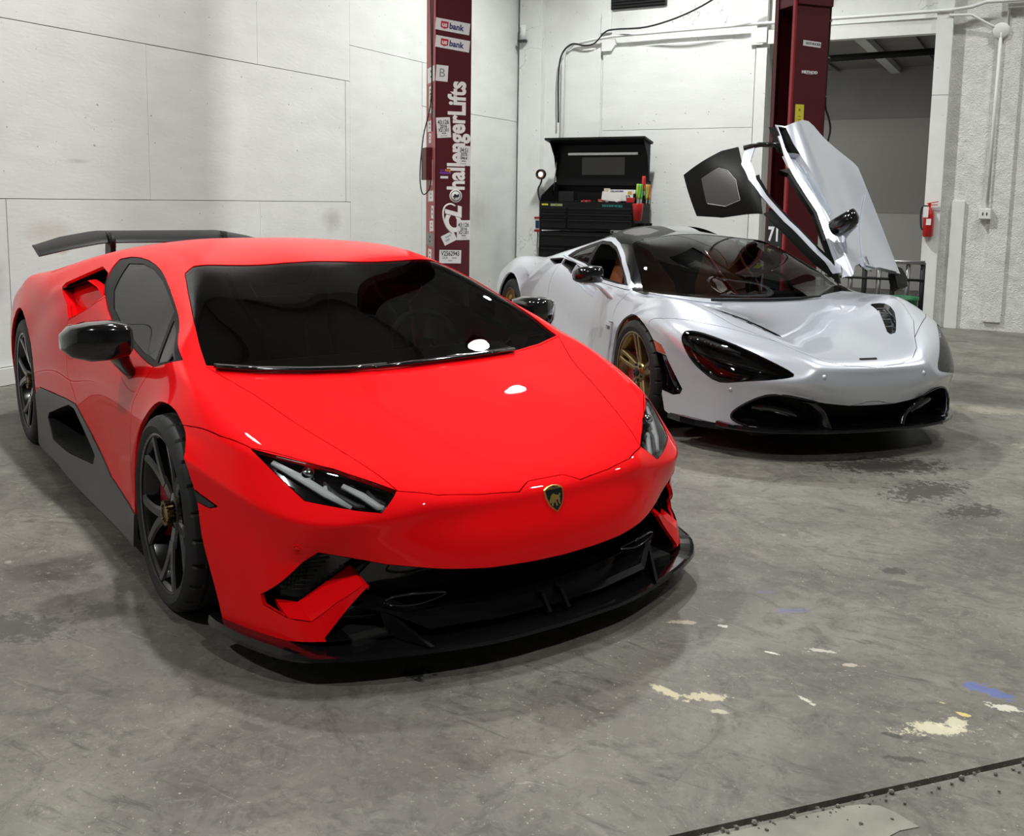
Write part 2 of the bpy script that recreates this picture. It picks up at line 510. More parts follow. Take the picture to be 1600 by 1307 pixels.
# glasshouse side
RED.cut('window_surround', [(-1.519,1.075),(-1.42,1.09),(-1.30,1.093),(-1.17,1.088),(-1.043,1.075),(-.94,1.059),(-.836,1.037),(-.70,1.004),(-.575,.968),(-.44,.925),(-.31,.880),(-.122,.814),(-.24,.786),(-.36,.757),(-.46,.757),(-.574,.768),(-.74,.791),(-.911,.82),(-1.05,.848),(-1.166,.882),(-1.276,.924),(-1.37,.965),(-1.447,1.005),(-1.497,1.043)], 'y', lambda c: c.y > .55 and c.z > .7)
RED.cut('side_window', [(-1.36,1.066),(-1.20,1.074),(-1.04,1.062),(-.84,1.028),(-.66,.983),(-.51,.938),(-.44,.85),(-.385,.775),(-.575,.783),(-.90,.836),(-1.12,.893),(-1.25,.96)], 'y', lambda c: c.y > .55 and c.z > .7)
RED.cut('quarter_window', [(-.458,.912),(-.31,.867),(-.155,.812),(-.345,.774)], 'y', lambda c: c.y > .55 and c.z > .7)
# door
RED.cut('door', [(-.47,.215),(-.49,.40),(-.50,.60),(-.42,.70),(-.36,.756),(-.574,.768),(-.911,.82),(-1.166,.882),(-1.276,.924),(-1.42,.86),(-1.596,.792),(-1.565,.55),(-1.41,.449),(-1.42,.433),(-1.085,.333),(-.801,.251)], 'y', lambda c: c.y > .6, only=[''])
# flank openings
RED.cut('shoulder_scoop', [(-1.30,.935),(-1.47,1.015),(-1.62,1.035),(-1.861,.944),(-1.85,.925),(-1.66,.858),(-1.59,.802),(-1.40,.86)], 'y', lambda c: c.y > .5, only=[''])
RED.cut('shaded_throat', [(-1.20,.90),(-1.47,1.06),(-1.64,1.08),(-1.90,.96),(-1.845,.915),(-1.62,.972),(-1.44,.955)], 'y', lambda c: c.y > .5, only=['shoulder_scoop'])
RED.cut('sill', [(-2.215,.345),(-2.10,.40),(-1.591,.432),(-1.417,.435),(-1.085,.333),(-.801,.251),(-.39,.213),(-.36,.05),(-2.2,.05)], 'y', lambda c: c.y > .6)
RED.cut('side_intake', [(-1.93,.275),(-1.90,.305),(-1.521,.412),(-1.43,.411),(-1.068,.277),(-1.075,.239),(-1.45,.205),(-1.80,.195)], 'y', lambda c: c.y > .6)
# headlamp, lower grille, marker
RED.cut('headlamp', [(.787,.630),(.611,.588),(.476,.535),(.535,.486),(.594,.494),(.711,.517),(.757,.580)], 'x', front)
RED.cut('grille', [(-.01,.298),(.12,.301),(.25,.306),(.384,.317),(.53,.335),(.60,.352),(.69,.372),(.815,.235),(.812,.208),(.77,.184),(.718,.179),(.579,.277),(.567,.270),(.69,.134),(.672,.05),(-.01,.05)], 'x', front)
RED.cut('side_marker', [(.317,.500),(.43,.462),(.40,.452),(.30,.470)], 'y', lambda c: c.y > .6)
RED.cut('rear_panel', [(-.02,.84),(-.02,.42),(.66,.42),(.72,.62),(.62,.82)][::1], 'x', lambda c: c.x < -3.45)
RED.cut('engine_cover', [(-1.95,-.01),(-1.95,.40),(-2.9,.46),(-3.0,.40),(-3.0,-.01)], 'z', lambda c: c.z > .8)

red = empty('sports_car', (-2.0613, 2.9803, 0), R(-26.245), 'glossy red wedge-shaped supercar with a black rear wing and black wheels, nearest the camera', 'car')
emit(RED, '', 'body_shell', 'red_paint', red)
emit(RED, 'hood', 'hood', 'red_paint', red)
bumper = emit(RED, 'bumper', 'front_bumper', 'red_paint', red)
emit(RED, 'windscreen', 'windscreen', 'screen_glass', red, gap=.001, skirt=.004, offset=-.003)
for sd in ('right', 'left'):
    d = emit(RED, 'door', 'door', 'red_paint', red, sd)
    fr = emit(RED, 'window_surround', 'window_frame', 'frame_black', red, sd, offset=-.003, gap=.0005)
    emit(RED, 'side_window', 'pane', 'tinted_glass', fr, sd, offset=-.006, gap=.0005, skirt=.003)
    emit(RED, 'quarter_window', 'pane', 'tinted_glass', fr, sd, offset=-.006, gap=.0005, skirt=.003)
    emit(RED, 'sill', 'sill', 'trim_grey', red, sd, offset=.004)
    cavity(RED, 'side_intake', 'side_intake', 'matt_black', red, (0, -.14, 0), sd)
    cavity(RED, 'shoulder_scoop', 'shoulder_scoop', 'red_paint', red, (-.05, -.05, .0), sd)
    cavity(RED, 'shaded_throat', 'shaded_throat', 'matt_black', red, (-.12, -.16, -.02), sd)  # black duct with the shade at the scoop's top put into its colour
    emit(RED, 'side_marker', 'side_marker', 'gloss_black', red, sd, offset=.002)
emit(RED, 'engine_cover', 'engine_cover', 'satin_black', red)
emit(RED, 'rear_panel', 'rear_panel', 'satin_black', red)
g = cavity(RED, 'grille', 'grille', 'gloss_black', red, (-.13, 0, 0.005))
# dark lining inside the skin
emit(RED, '', 'inner_lining', 'matt_black', red, gap=.0, skirt=0, offset=-.02)

# headlamps: bowl, three lens blades, projector, clear cover
def fill_poly(bm, pts, thick, n):
    add_prism(bm, pts, Vector(n) * thick)
def on_body(B, x, y, z, d, depth):
    """point on the skin hit along d from outside, pushed in by depth"""
    d = Vector(d).normalized(); o = Vector((x, y, z)) - d * 1.0
    r = B.bvh.ray_cast(o, d)
    q = r[0] if r[0] is not None else Vector((x, y, z))
    return q - B.normal_at(q) * depth
def strip_on(bm, B, pts, w, depth, thick, view='x', sg=1):
    """raised bar following the skin through pts given as (y, z) or (x, y)"""
    P = []
    for a, b in pts:
        if view == 'x': P.append(on_body(B, 0.9, a, b, (-1, 0, 0), depth))
        elif view == 'z': P.append(on_body(B, a, b, 1.0, (0, 0, -1), depth))
        else: P.append(on_body(B, a, 1.0, b, (0, -1, 0), depth))
    rings = []
    for i, p in enumerate(P):
        t = (P[min(i + 1, len(P) - 1)] - P[max(i - 1, 0)]).normalized()
        n = B.normal_at(p); s_ = t.cross(n).normalized()
        ww = w[i] if isinstance(w, (list, tuple)) else w
        ring = [p + s_ * ww - n * thick, p + s_ * ww * .8, p - s_ * ww * .8, p - s_ * ww - n * thick]
        rings.append([Vector((q.x, q.y * sg, q.z)) for q in ring])
    add_loft(bm, rings)
for sg, sd in ((-1, 'right'), (1, 'left')):
    hl = emit(RED, 'headlamp', 'headlight', 'lamp_glass', red, sd, gap=.0008, skirt=.002, offset=-.002)
    cavity(RED, 'headlamp', 'lamp_bowl', 'gloss_black', hl, (-.05, -.012, -.022), sd, shrink=.93)
    bm = BM()
    strip_on(bm, RED, [(.752,.612),(.700,.575),(.655,.540),(.605,.505)], [.008,.013,.013,.006], .016, .01, 'x', sg)
    obj('light_blade', bm, 'led_white', hl)
    bm = BM()
    strip_on(bm, RED, [(.655,.540),(.650,.560)], [.006,.006], .020, .01, 'x', sg)
    strip_on(bm, RED, [(.605,.560),(.565,.534),(.535,.505),(.518,.501)], [.007,.011,.011,.006], .016, .01, 'x', sg)
    obj('light_blade', bm, 'led_white', hl)
    bm = BM()
    strip_on(bm, RED, [(.648,.570),(.632,.540),(.590,.512),(.570,.508)], [.004,.008,.008,.004], .022, .01, 'x', sg)
    strip_on(bm, RED, [(.545,.548),(.535,.525),(.512,.512)], [.004,.007,.004], .022, .01, 'x', sg)
    obj('light_guide', bm, 'trim_grey', hl)
    bm = BM(); q = on_body(RED, .9, .675, .592, (-1, 0, 0), .026)
    bmesh.ops.create_icosphere(bm, subdivisions=3, radius=.023, matrix=Matrix.Translation((q.x, q.y * sg, q.z)))
    for f in bm.faces: f.smooth = True
    obj('projector_lens', bm, 'chrome', hl)
    bm = BM(); q = on_body(RED, .9, .585, .555, (-1, 0, 0), .034)
    bmesh.ops.create_icosphere(bm, subdivisions=3, radius=.016, matrix=Matrix.Translation((q.x, q.y * sg, q.z)))
    for f in bm.faces: f.smooth = True
    obj('projector_lens', bm, 'satin_black', hl)

# red diagonal blades in the corner intakes (upper face of each blade, running inwards)
for sg in (-1, 1):
    bm = BM()
    outer = [on_body(RED, 1, y, z, (-1, 0, 0), 0) for y, z in ((.768,.184),(.718,.180),(.650,.226),(.579,.277),(.567,.270))]
    inner = [p + Vector((-.09, .004, .026)) for p in outer]
    low_o = [p + Vector((-.004, 0, -.012)) for p in outer]
    ring = []
    for a, b, c in zip(outer, inner, low_o):
        ring.append([Vector((q.x, q.y * sg, q.z)) for q in (a, b, b + Vector((0, 0, -.012)), c)])
    add_loft(bm, ring, smooth=False)
    obj('bumper_blade', bm, 'red_paint', bumper)
    # fine mesh deep in the intake
    bm = BM()
    for k in range(10):
        z = .238 + k * .011; y0 = .79 - .008 * k; y1 = .71 - .012 * k
        add_tube(bm, [(.555, sg * y0, z), (.615, sg * (y0 + y1) / 2, z + .004), (.65, sg * y1, z + .008)], .0020, 4)
    for k in range(6):
        y0 = .79 - .016 * k; add_tube(bm, [(.555 + .016 * k, sg * y0, .235), (.54 + .016 * k, sg * (y0 - .03), .35)], .0016, 4)
    obj('intake_mesh', bm, 'satin_black', g)
    # parking sensor
    q = on_body(RED, 1, .738, .383, (-1, 0, 0), -.001); n = RED.normal_at(q)
    bm = BM(); add_lathe(bm, [(.0001, .0015), (.0075, .0015), (.008, -.0005), (.0105, -.0005), (.011, .0012), (.013, .0012), (.0135, -.002)], 20, 'Z')
    for v in bm.verts: v.co = Vector((q.x, q.y * sg, q.z)) + Vector((n.x, n.y * sg, n.z)).to_track_quat('Z', 'Y') @ v.co
    obj('parking_sensor', bm, 'red_paint', red)

# front splitter
def lip_ring(x, y, nx, ny, w_in, z0, z1, up=0.0):
    return [Vector((x, y, z0 + .006)), Vector((x + nx * .004, y + ny * .004, (z0 + z1) / 2 + up * .5)), Vector((x, y, z1 + up)), Vector((x - nx * .012, y - ny * .012, z1 + up + .002)),
            Vector((x - nx * w_in, y - ny * w_in, z1 + .012)), Vector((x - nx * w_in, y - ny * w_in, z0))]
LIP = crspline([(.99,0,0),(.975,.25,0),(.915,.47,0),(.845,.65,0),(.755,.785,0),(.60,.862,.0),(.47,.897,.0),(.40,.905,0)], 5)
LIPF = [Vector((p.x, -p.y, 0)) for p in LIP[::-1]][:-1] + LIP
bm = BM(); rg = []
for i, p in enumerate(LIPF):
    t = (LIPF[min(i + 1, len(LIPF) - 1)] - LIPF[max(i - 1, 0)]).normalized()
    nx, ny = t.y, -t.x
    ay = abs(p.y); up = .0 if ay < .74 else min(.022, (ay - .74) * .3)
    rg.append(lip_ring(p.x, p.y, nx, ny, .16, .082, .100, up))
add_loft(bm, rg, smooth=False)
obj('front_splitter', bm, 'gloss_black', red)
# inner duct floor: glossy raised wing of the lower grille with its two prongs
bm = BM()
for sg in (-1, 1):
    prof = []
    for (y, x, z) in ((.0,.93,.135),(.20,.92,.135),(.42,.88,.140),(.52,.80,.185),(.66,.70,.215)):
        prof.append([Vector((x, sg * y, z)), Vector((x - .02, sg * y, z + .012)), Vector((x - .10, sg * y, z + .03)), Vector((x - .10, sg * y, z - .02))])
    add_loft(bm, prof, smooth=False)
obj('grille_vane', bm, 'gloss_black', g)
for sg in (-1, 1):
    bm = BM()
    add_prism(bm, [(.955, sg * .030, .125), (.88, sg * .030, .125), (.88, sg * .030, .178), (.915, sg * .030, .170)], (0, sg * .012, 0))
    obj('grille_prong', bm, 'gloss_black', g); bm = BM()
    add_prism(bm, [(.925, sg * .43, .108), (.80, sg * .50, .108), (.78, sg * .52, .19), (.83, sg * .49, .165)], (0, sg * .012, 0))
    obj('grille_prong', bm, 'gloss_black', g)
for sg in (-1, 1):
    bm = BM(); add_tube(bm, crspline([(.84,sg*.34,.215),(.85,sg*.42,.238),(.82,sg*.50,.235),(.80,sg*.52,.212),(.82,sg*.44,.195)],4,True), .004, 6, True)
    obj('tow_cover', bm, 'gloss_black', g)

# shield badge
def shield(bm, w, h, t, sc=1.0, zoff=0.0):
    pts = [(-.5,.36),(-.28,.46),(0,.5),(.28,.46),(.5,.36),(.47,.05),(.33,-.25),(0,-.5),(-.33,-.25),(-.47,.05)]
    a = [bm.verts.new((x * w * sc, y * h * sc, zoff)) for x, y in pts]; b = [bm.verts.new((x * w * sc * .94, y * h * sc * .95, zoff + t)) for x, y in pts]
    bm.faces.new(b)
    for k in range(len(a)): bm.faces.new((a[k], a[(k + 1) % 10], b[(k + 1) % 10], b[k]))
q = RED.bvh.ray_cast(Vector((2, 0, .466)), Vector((-1, 0, 0)))[0]; n = RED.normal_at(q)
xa = Vector((0, 1, 0)); ya = n.cross(xa).normalized(); 
BMAT = Matrix.Translation(q + n * .001) @ Matrix((xa, ya, n)).transposed().to_4x4()
bm = BM(); shield(bm, .073, .086, .004); bm.transform(BMAT); bd = obj('badge', bm, 'gold', red)
bm = BM(); shield(bm, .073, .086, .0015, .88, .0036); bm.transform(BMAT); obj('badge_field', bm, 'gloss_black', bd)
bm = BM()
bull = [[(-.30,.02),(-.22,.16),(-.08,.22),(.02,.16),(.16,.14),(.24,.02),(.20,-.10),(.10,-.02),(-.02,-.04),(-.12,-.14),(-.20,-.06)],
        [(-.22,-.04),(-.14,-.10),(-.20,-.24),(-.28,-.22)],[(-.06,-.06),(.02,-.06),(.06,-.24),(-.02,-.26)],[(.10,-.02),(.18,-.06),(.22,-.22),(.14,-.20)],
        [(-.30,.04),(-.36,-.06),(-.30,-.14),(-.22,-.04)],[(.20,.04),(.30,.16),(.26,.20),(.18,.10)]]
for poly in bull: add_prism(bm, [(x * .073 * .95, y * .086 * .95 - .002, .0052) for x, y in poly], (0, 0, .0012))
bm.transform(BMAT); obj('badge_emblem', bm, 'gold', bd)
text_obj('badge_lettering', 'LAMBORGHINI', .0085, BMAT @ Matrix.Translation((0, .031, .0054)), 'gold', bd, .0004, .86)

# wipers
def wiper(parent, pts, m='satin_black'):
    bm = BM()
    P = [on_body(RED if parent is red else SIL, x, y, 1, (0, 0, -1), -.012) for x, y in pts]
    add_tube(bm, P, [.010] * (len(P) - 1) + [.006], 6)
    return bm
for i, pts in enumerate(([(-.020,-.730),(.030,-.60),(.072,-.44),(.098,-.30),(.105,-.14)], [(.065,.44),(.083,.30),(.098,.12),(.105,-.04),(.108,-.20)])):
    bm = wiper(red, pts); a = obj('wiper', bm, 'gloss_black', red)
    bm = BM(); P = [on_body(RED, x - .022, y, 1, (0, 0, -1), -.006) for x, y in (pts if i == 0 else pts[:3])]
    add_tube(bm, P, .006, 5); obj('wiper_blade', bm, 'dark_grey' if i == 0 else 'chrome', a)  # second blade in chrome, standing in for a highlight

# rear wing
def wing_sec(y, x, z, chord, pitch, th):
    out = []
    for u, v in ((0,0),(.04,.5),(.25,1),(.6,.8),(1,.12),(1,-.05),(.6,-.15),(.25,-.45),(.04,-.4)):
        px, pz = -u * chord, v * th
        out.append(Vector((x + px * math.cos(pitch) - pz * math.sin(-pitch), y, z + u * chord * math.sin(pitch) + pz)))
    return out
bm = BM(); secs = []
for y in (-.765,-.745,-.60,-.43,-.38,-.2,0,.2,.38,.43,.60,.745,.765):
    a = abs(y); drop = 0 if a < .38 else .075 * ((a - .38) / .38) ** 1.25
    ch = .30 if a < .74 else .25
    secs.append(wing_sec(y, -3.10 - .02 * (a / .75), 1.078 - drop, ch, .20, .022))
add_loft(bm, secs)
wg = obj('rear_wing', bm, 'satin_black', red, smooth=R(40))
for sg in (-1, 1):
    bm = BM()
    add_prism(bm, [(-3.06, sg * .345, 1.06), (-3.20, sg * .345, 1.075), (-3.24, sg * .345, .86), (-3.08, sg * .345, .86)], (0, sg * .030, 0))
    s_ = [Vector((-3.07, sg * .36, 1.10)), Vector((-3.12, sg * .36, 1.125)), Vector((-3.22, sg * .36, 1.135))]
    add_tube(bm, [(-3.065, sg * .36, 1.05)] + s_, [.018, .018, .016, .008], 8)
    obj('wing_strut', bm, 'satin_black', wg)

# mirrors
def red_mirror(sg):
    bm = BM(); secs = []
    for y, x0, x1, z0, z1 in ((.885,-.47,-.60,.800,.885),(.905,-.43,-.62,.785,.905),(.96,-.425,-.62,.775,.915),(1.03,-.45,-.62,.772,.910),(1.085,-.50,-.62,.785,.895),(1.11,-.56,-.62,.81,.865)):
        cx, cz, hx, hz = (x0 + x1) / 2, (z0 + z1) / 2, (x0 - x1) / 2, (z1 - z0) / 2
        ring = []
        for k in range(16):
            a = 2 * math.pi * k / 16; c_, s_ = math.cos(a), math.sin(a)
            ring.append(Vector((cx + hx * abs(c_) ** .42 * (1 if c_ > 0 else -1), sg * y, cz + hz * abs(s_) ** .5 * (1 if s_ > 0 else -1))))
        secs.append(ring)
    add_loft(bm, secs)
    m_ = obj('wing_mirror', bm, 'gloss_black', red, smooth=R(50))
    bm = BM()
    add_loft(bm, [[Vector((x + rx * math.cos(q_), sg * (y + ry * math.sin(q_)), z)) for q_ in [k * math.pi / 5 for k in range(10)]] for x, y, z, rx, ry in ((-.62,.852,.675,.045,.024),(-.605,.870,.70,.05,.028),(-.56,.905,.745,.055,.034),(-.52,.935,.79,.06,.04),(-.51,.945,.81,.055,.035))])
    obj('mirror_stalk', bm, 'gloss_black', m_, smooth=False)
    bm = BM(); add_box(bm, (-.625, sg * .99, .845), (.004, .17, .10), bevel=.001); obj('mirror_glass', bm, 'chrome', m_)
red_mirror(-1); red_mirror(1)

# underbody, liners, cabin
def underbody(parent, zf, x0, x1, fa, ra, yi, yo, tl):
    bm = BM()
    add_box(bm, ((x0 + x1) / 2, 0, zf), (x0 - x1, 2 * yi, .02))
    add_box(bm, ((-fa + ra) / 2 if False else (-.42 + ra + .42) / 2, 0, zf), (abs(-.42 - (ra + .42)), 2 * yo, .02))
    obj('underbody', bm, 'matt_black', parent)
    for x, rr, z in ((0, .345, .325), (ra, .40, .345)):
        for sg in (-1, 1):
            bm = BM(); tl = .84 if x == 0 else .90
            sec = []
            for k in range(0, 15):
                a = math.pi * k / 14
                p_ = (x + rr * math.cos(a), z + rr * math.sin(a))
                sec.append([Vector((p_[0], sg * yi, p_[1])), Vector((p_[0], sg * tl, p_[1]))])
            add_loft(bm, sec, closed_ring=False, cap=False)
            add_prism(bm, [(x + rr * math.cos(a), sg * yi, z + rr * math.sin(a)) for a in [math.pi * k / 14 for k in range(15)]] + [(x - rr, sg * yi, .12), (x + rr, sg * yi, .12)], (0, sg * .01, 0))
            obj('wheel_liner', bm, 'matt_black', parent, recalc=False)
underbody(red, .115, .80, -3.35, .4, -2.62, .62, .90, .90)
bm = BM()
add_box(bm, (-.75, 0, .25), (1.6, 1.5, .02)); add_box(bm, (-.02, 0, .45), (.04, 1.45, .44)); add_box(bm, (-1.60, 0, .55), (.04, 1.40, .62))
add_box(bm, (-.20, 0, .66), (.42, 1.36, .12), Matrix.Rotation(.12, 3, 'Y'), .03)
add_box(bm, (-.75, 0, .36), (1.3, .22, .22), None, .03)
obj('cabin', bm, 'satin_black', red)
def seat(parent, x, y, z, m, lab=None):
    bm = BM()
    def sec(cx, cz, w, t, ang, wing):
        c_, s_ = math.cos(ang), math.sin(ang); out = []
        for a, b in ((-1, .9), (-.78, 1.0 + wing), (-.6, .4), (0, .25), (.6, .4), (.78, 1.0 + wing), (1, .9), (1, -.8), (0, -1), (-1, -.8)):
            out.append(Vector((x + cx + b * t * c_, y + a * w, z + cz + b * t * s_)))
        return out
    add_loft(bm, [sec(.48, .06, .22, .05, 1.45, .4), sec(.25, .03, .25, .06, 1.5, .6), sec(.02, .02, .25, .07, 1.3, .6)])
    add_loft(bm, [sec(-.02, .02, .22, .06, .5, .3), sec(-.10, .22, .26, .07, .25, .9), sec(-.19, .42, .25, .06, .22, .8), sec(-.26, .56, .17, .05, .2, .3), sec(-.30, .66, .13, .05, .2, .2), sec(-.32, .74, .11, .04, .2, .1)])
    return obj('seat', bm, m, parent, smooth=R(60))
seat(red, -1.05, .37, .32, 'satin_black'); seat(red, -1.05, -.37, .32, 'satin_black')
def steering(parent, x, y, z, r=.175, m='satin_black'):
    bm = BM(); pts = []
    for k in range(28):
        a = 2 * math.pi * k / 28; rz = r * math.sin(a)
        if math.sin(a) < -.75: rz = -r * .78
        pts.append((0, r * math.cos(a), rz))
    add_tube(bm, pts, .015, 8, True)
    for a in (0, math.pi, -math.pi / 2): add_box(bm, (.0, .5 * r * math.cos(a), .5 * r * math.sin(a)), (.015, abs(r * math.cos(a)) + .04, abs(r * math.sin(a)) * .8 + .03))
    add_lathe(bm, [(.0001, -.02), (.045, -.02), (.055, .0), (.045, .01)], 16, 'X')
    bm.transform(Matrix.Translation((x, y, z)) @ Matrix.Rotation(-.42, 4, 'Y'))
    add_tube(bm, [(x, y, z), (x + .25, y, z - .10)], .03, 8)
    return obj('steering_wheel', bm, m, parent)
steering(red, -.50, .37, .71)

# wheels
def make_wheel(parent, x, y, z, sg, R_t, R_r, w, style, m_rim, m_cal, rot=0.0, name='wheel'):
    """sg: outer side (+1 left). tyre axis along y; outer face at y"""
    root = bpy.data.objects.new(name, None); link(root, parent)
    root.location = (x, y - sg * 0, z); root.rotation_euler = (0, 0, 0)
    N = 240
    def groove(base, d, per=10, ph=0): return lambda k: base - (d if (k + ph) % per == 0 else 0)
    # profile from outer bead over tread to inner bead; offset measured inward from outer face
    bm = BM(); i_ = -sg
    prof = [(R_r - .006, .012), (R_r + .002, .002), (R_r + .012, -.004), (R_r + (R_t - R_r) * .45, -.008), (R_t - .022, -.001), (groove(R_t - .010, .006), .008),
            (groove(R_t - .004, .008), .020), (groove(R_t - .001, .008), .044), (R_t, .050), (R_t - .008, .052), (R_t - .008, .060), (R_t, .062), (groove(R_t, .006, 10, 4), .095), (R_t, .098), (R_t - .008, .100),
            (R_t - .008, .108), (R_t, .110), (R_t, w - .062), (R_t - .008, w - .060), (R_t - .008, w - .052), (R_t, w - .050), (groove(R_t - .004, .008, 10, 1), w - .02), (R_t - .020, w), (R_r + .01, w), (R_r - .006, w - .01)]
    add_lathe(bm, [(r, i_ * h) for r, h in prof], N, 'Y', smooth=False)
    obj('tyre', bm, 'rubber', root, smooth=R(28))
    bm = BM()
    prof = [(R_r - .004, .004), (R_r + .004, .000), (R_r + .004, .008), (R_r - .012, .012), (R_r - .018, .022), (R_r - .030, .060), (R_r - .045, .10), (R_r - .040, w - .02), (R_r, w - .01)]
    add_lathe(bm, [(r, i_ * h) for r, h in prof], 72, 'Y')
    obj('rim', bm, m_rim, root, recalc=True)
    bm = BM(); add_lathe(bm, [(.055, .085), (R_r * .72, .085), (R_r * .72, .115), (.055, .115)], 48, 'Y')
    for v in bm.verts: v.co.y *= i_
    obj('brake_disc', bm, 'steel', root)
    bm = BM()
    for k in range(9):
        pass
    arc = [(math.radians(a)) for a in range(150, 221, 10)]
    add_loft(bm, [[Vector((r * math.cos(a), i_ * h, r * math.sin(a))) for r, h in ((R_r * .45, .055), (R_r * .80, .055), (R_r * .80, .13), (R_r * .45, .13))] for a in arc], smooth=False)
    obj('brake_caliper', bm, m_cal, root)
    def bar(bm, a0, a1, r0, r1, w0, w1, d0, d1, thick, bend=0.0, seg=6):
        rings = []
        for k in range(seg + 1):
            t = k / seg; r = r0 + (r1 - r0) * t; a = a0 + (a1 - a0) * t ** (1.0 + bend); d = d0 + (d1 - d0) * t
            ww = w0 + (w1 - w0) * t
            c_, s_ = math.cos(a), math.sin(a); rad = Vector((c_, 0, s_)); tan = Vector((-s_, 0, c_))
            p = rad * r
            rings.append([p + tan * ww + Vector((0, i_ * (d + thick), 0)), p + tan * ww * .95 + Vector((0, i_ * (d + .006), 0)), p + tan * ww * .55 + Vector((0, i_ * d, 0)),
                          p - tan * ww * .55 + Vector((0, i_ * d, 0)), p - tan * ww * .95 + Vector((0, i_ * (d + .006), 0)), p - tan * ww + Vector((0, i_ * (d + thick), 0))])
        add_loft(bm, rings, smooth=False)
    for k in range(5):
        a = rot + k * 2 * math.pi / 5
        bm = BM()
        if style == 'y':
            rs = R_r * .42
            bar(bm, a, a, .05, rs * 1.06, .030, .036, .040, .028, .035)
            for s2 in (-1, 1): bar(bm, a + s2 * .05, a + s2 * .30, rs * .90, R_r - .006, .023, .020, .029, .006, .035, .15)
        else:
            for s2 in (-1, 1): bar(bm, a + s2 * .20, a + s2 * .105, .055, R_r - .006, .015, .014, .045, .008, .04, .1)
            bar(bm, a, a, .05, R_r * .62, .034, .020, .052, .038, .03)
            for s2 in (-1, 1): bar(bm, a + s2 * .105, a + s2 * .26, R_r - .024, R_r - .006, .010, .010, .010, .008, .02)
        obj('spoke', bm, m_rim, root)
    bm = BM(); add_lathe(bm, [(.0001, .030), (.028, .030), (.036, .036), (.062, .040), (.066, .060), (.066, .09)], 30, 'Y')
    for v in bm.verts: v.co.y *= i_
    obj('hub', bm, m_rim, root, recalc=True)
    bm = BM()
    if style == 'y':
        for k in range(16):
            a = 2 * math.pi * k / 16
            add_box(bm, (.036 * math.cos(a), i_ * .020, .036 * math.sin(a)), (.012, .022, .006), Matrix.Rotation(-a, 3, 'Y'))
        add_lathe(bm, [(.0001, i_ * .014), (.026, i_ * .014), (.030, i_ * .022), (.030, i_ * .034)], 24, 'Y')
        obj('centre_lock', bm, 'bronze', root)
    else:
        add_lathe(bm, [(.0001, i_ * .022), (.026, i_ * .024), (.028, i_ * .034)], 20, 'Y')
        for k in range(5):
            a = rot + .63 + 2 * math.pi * k / 5
            add_lathe(bm, [(.0001, i_ * .030), (.009, i_ * .030), (.009, i_ * .05)], 8, 'Y', (.052 * math.cos(a), 0, .052 * math.sin(a)))
        obj('centre_cap', bm, 'satin_black', root)
    return root
# spoke phase: one spoke points down on the visible side
for sg in (-1, 1):
    make_wheel(red, 0, sg * .930, .3275, sg, .3275, .262, .245, 'y', 'wheel_black', 'caliper_red', -math.pi / 2 + .06)
    make_wheel(red, -2.62, sg * .945, .3455, sg, .3455, .262, .305, 'y', 'wheel_black', 'caliper_red', -math.pi / 2 + .9)
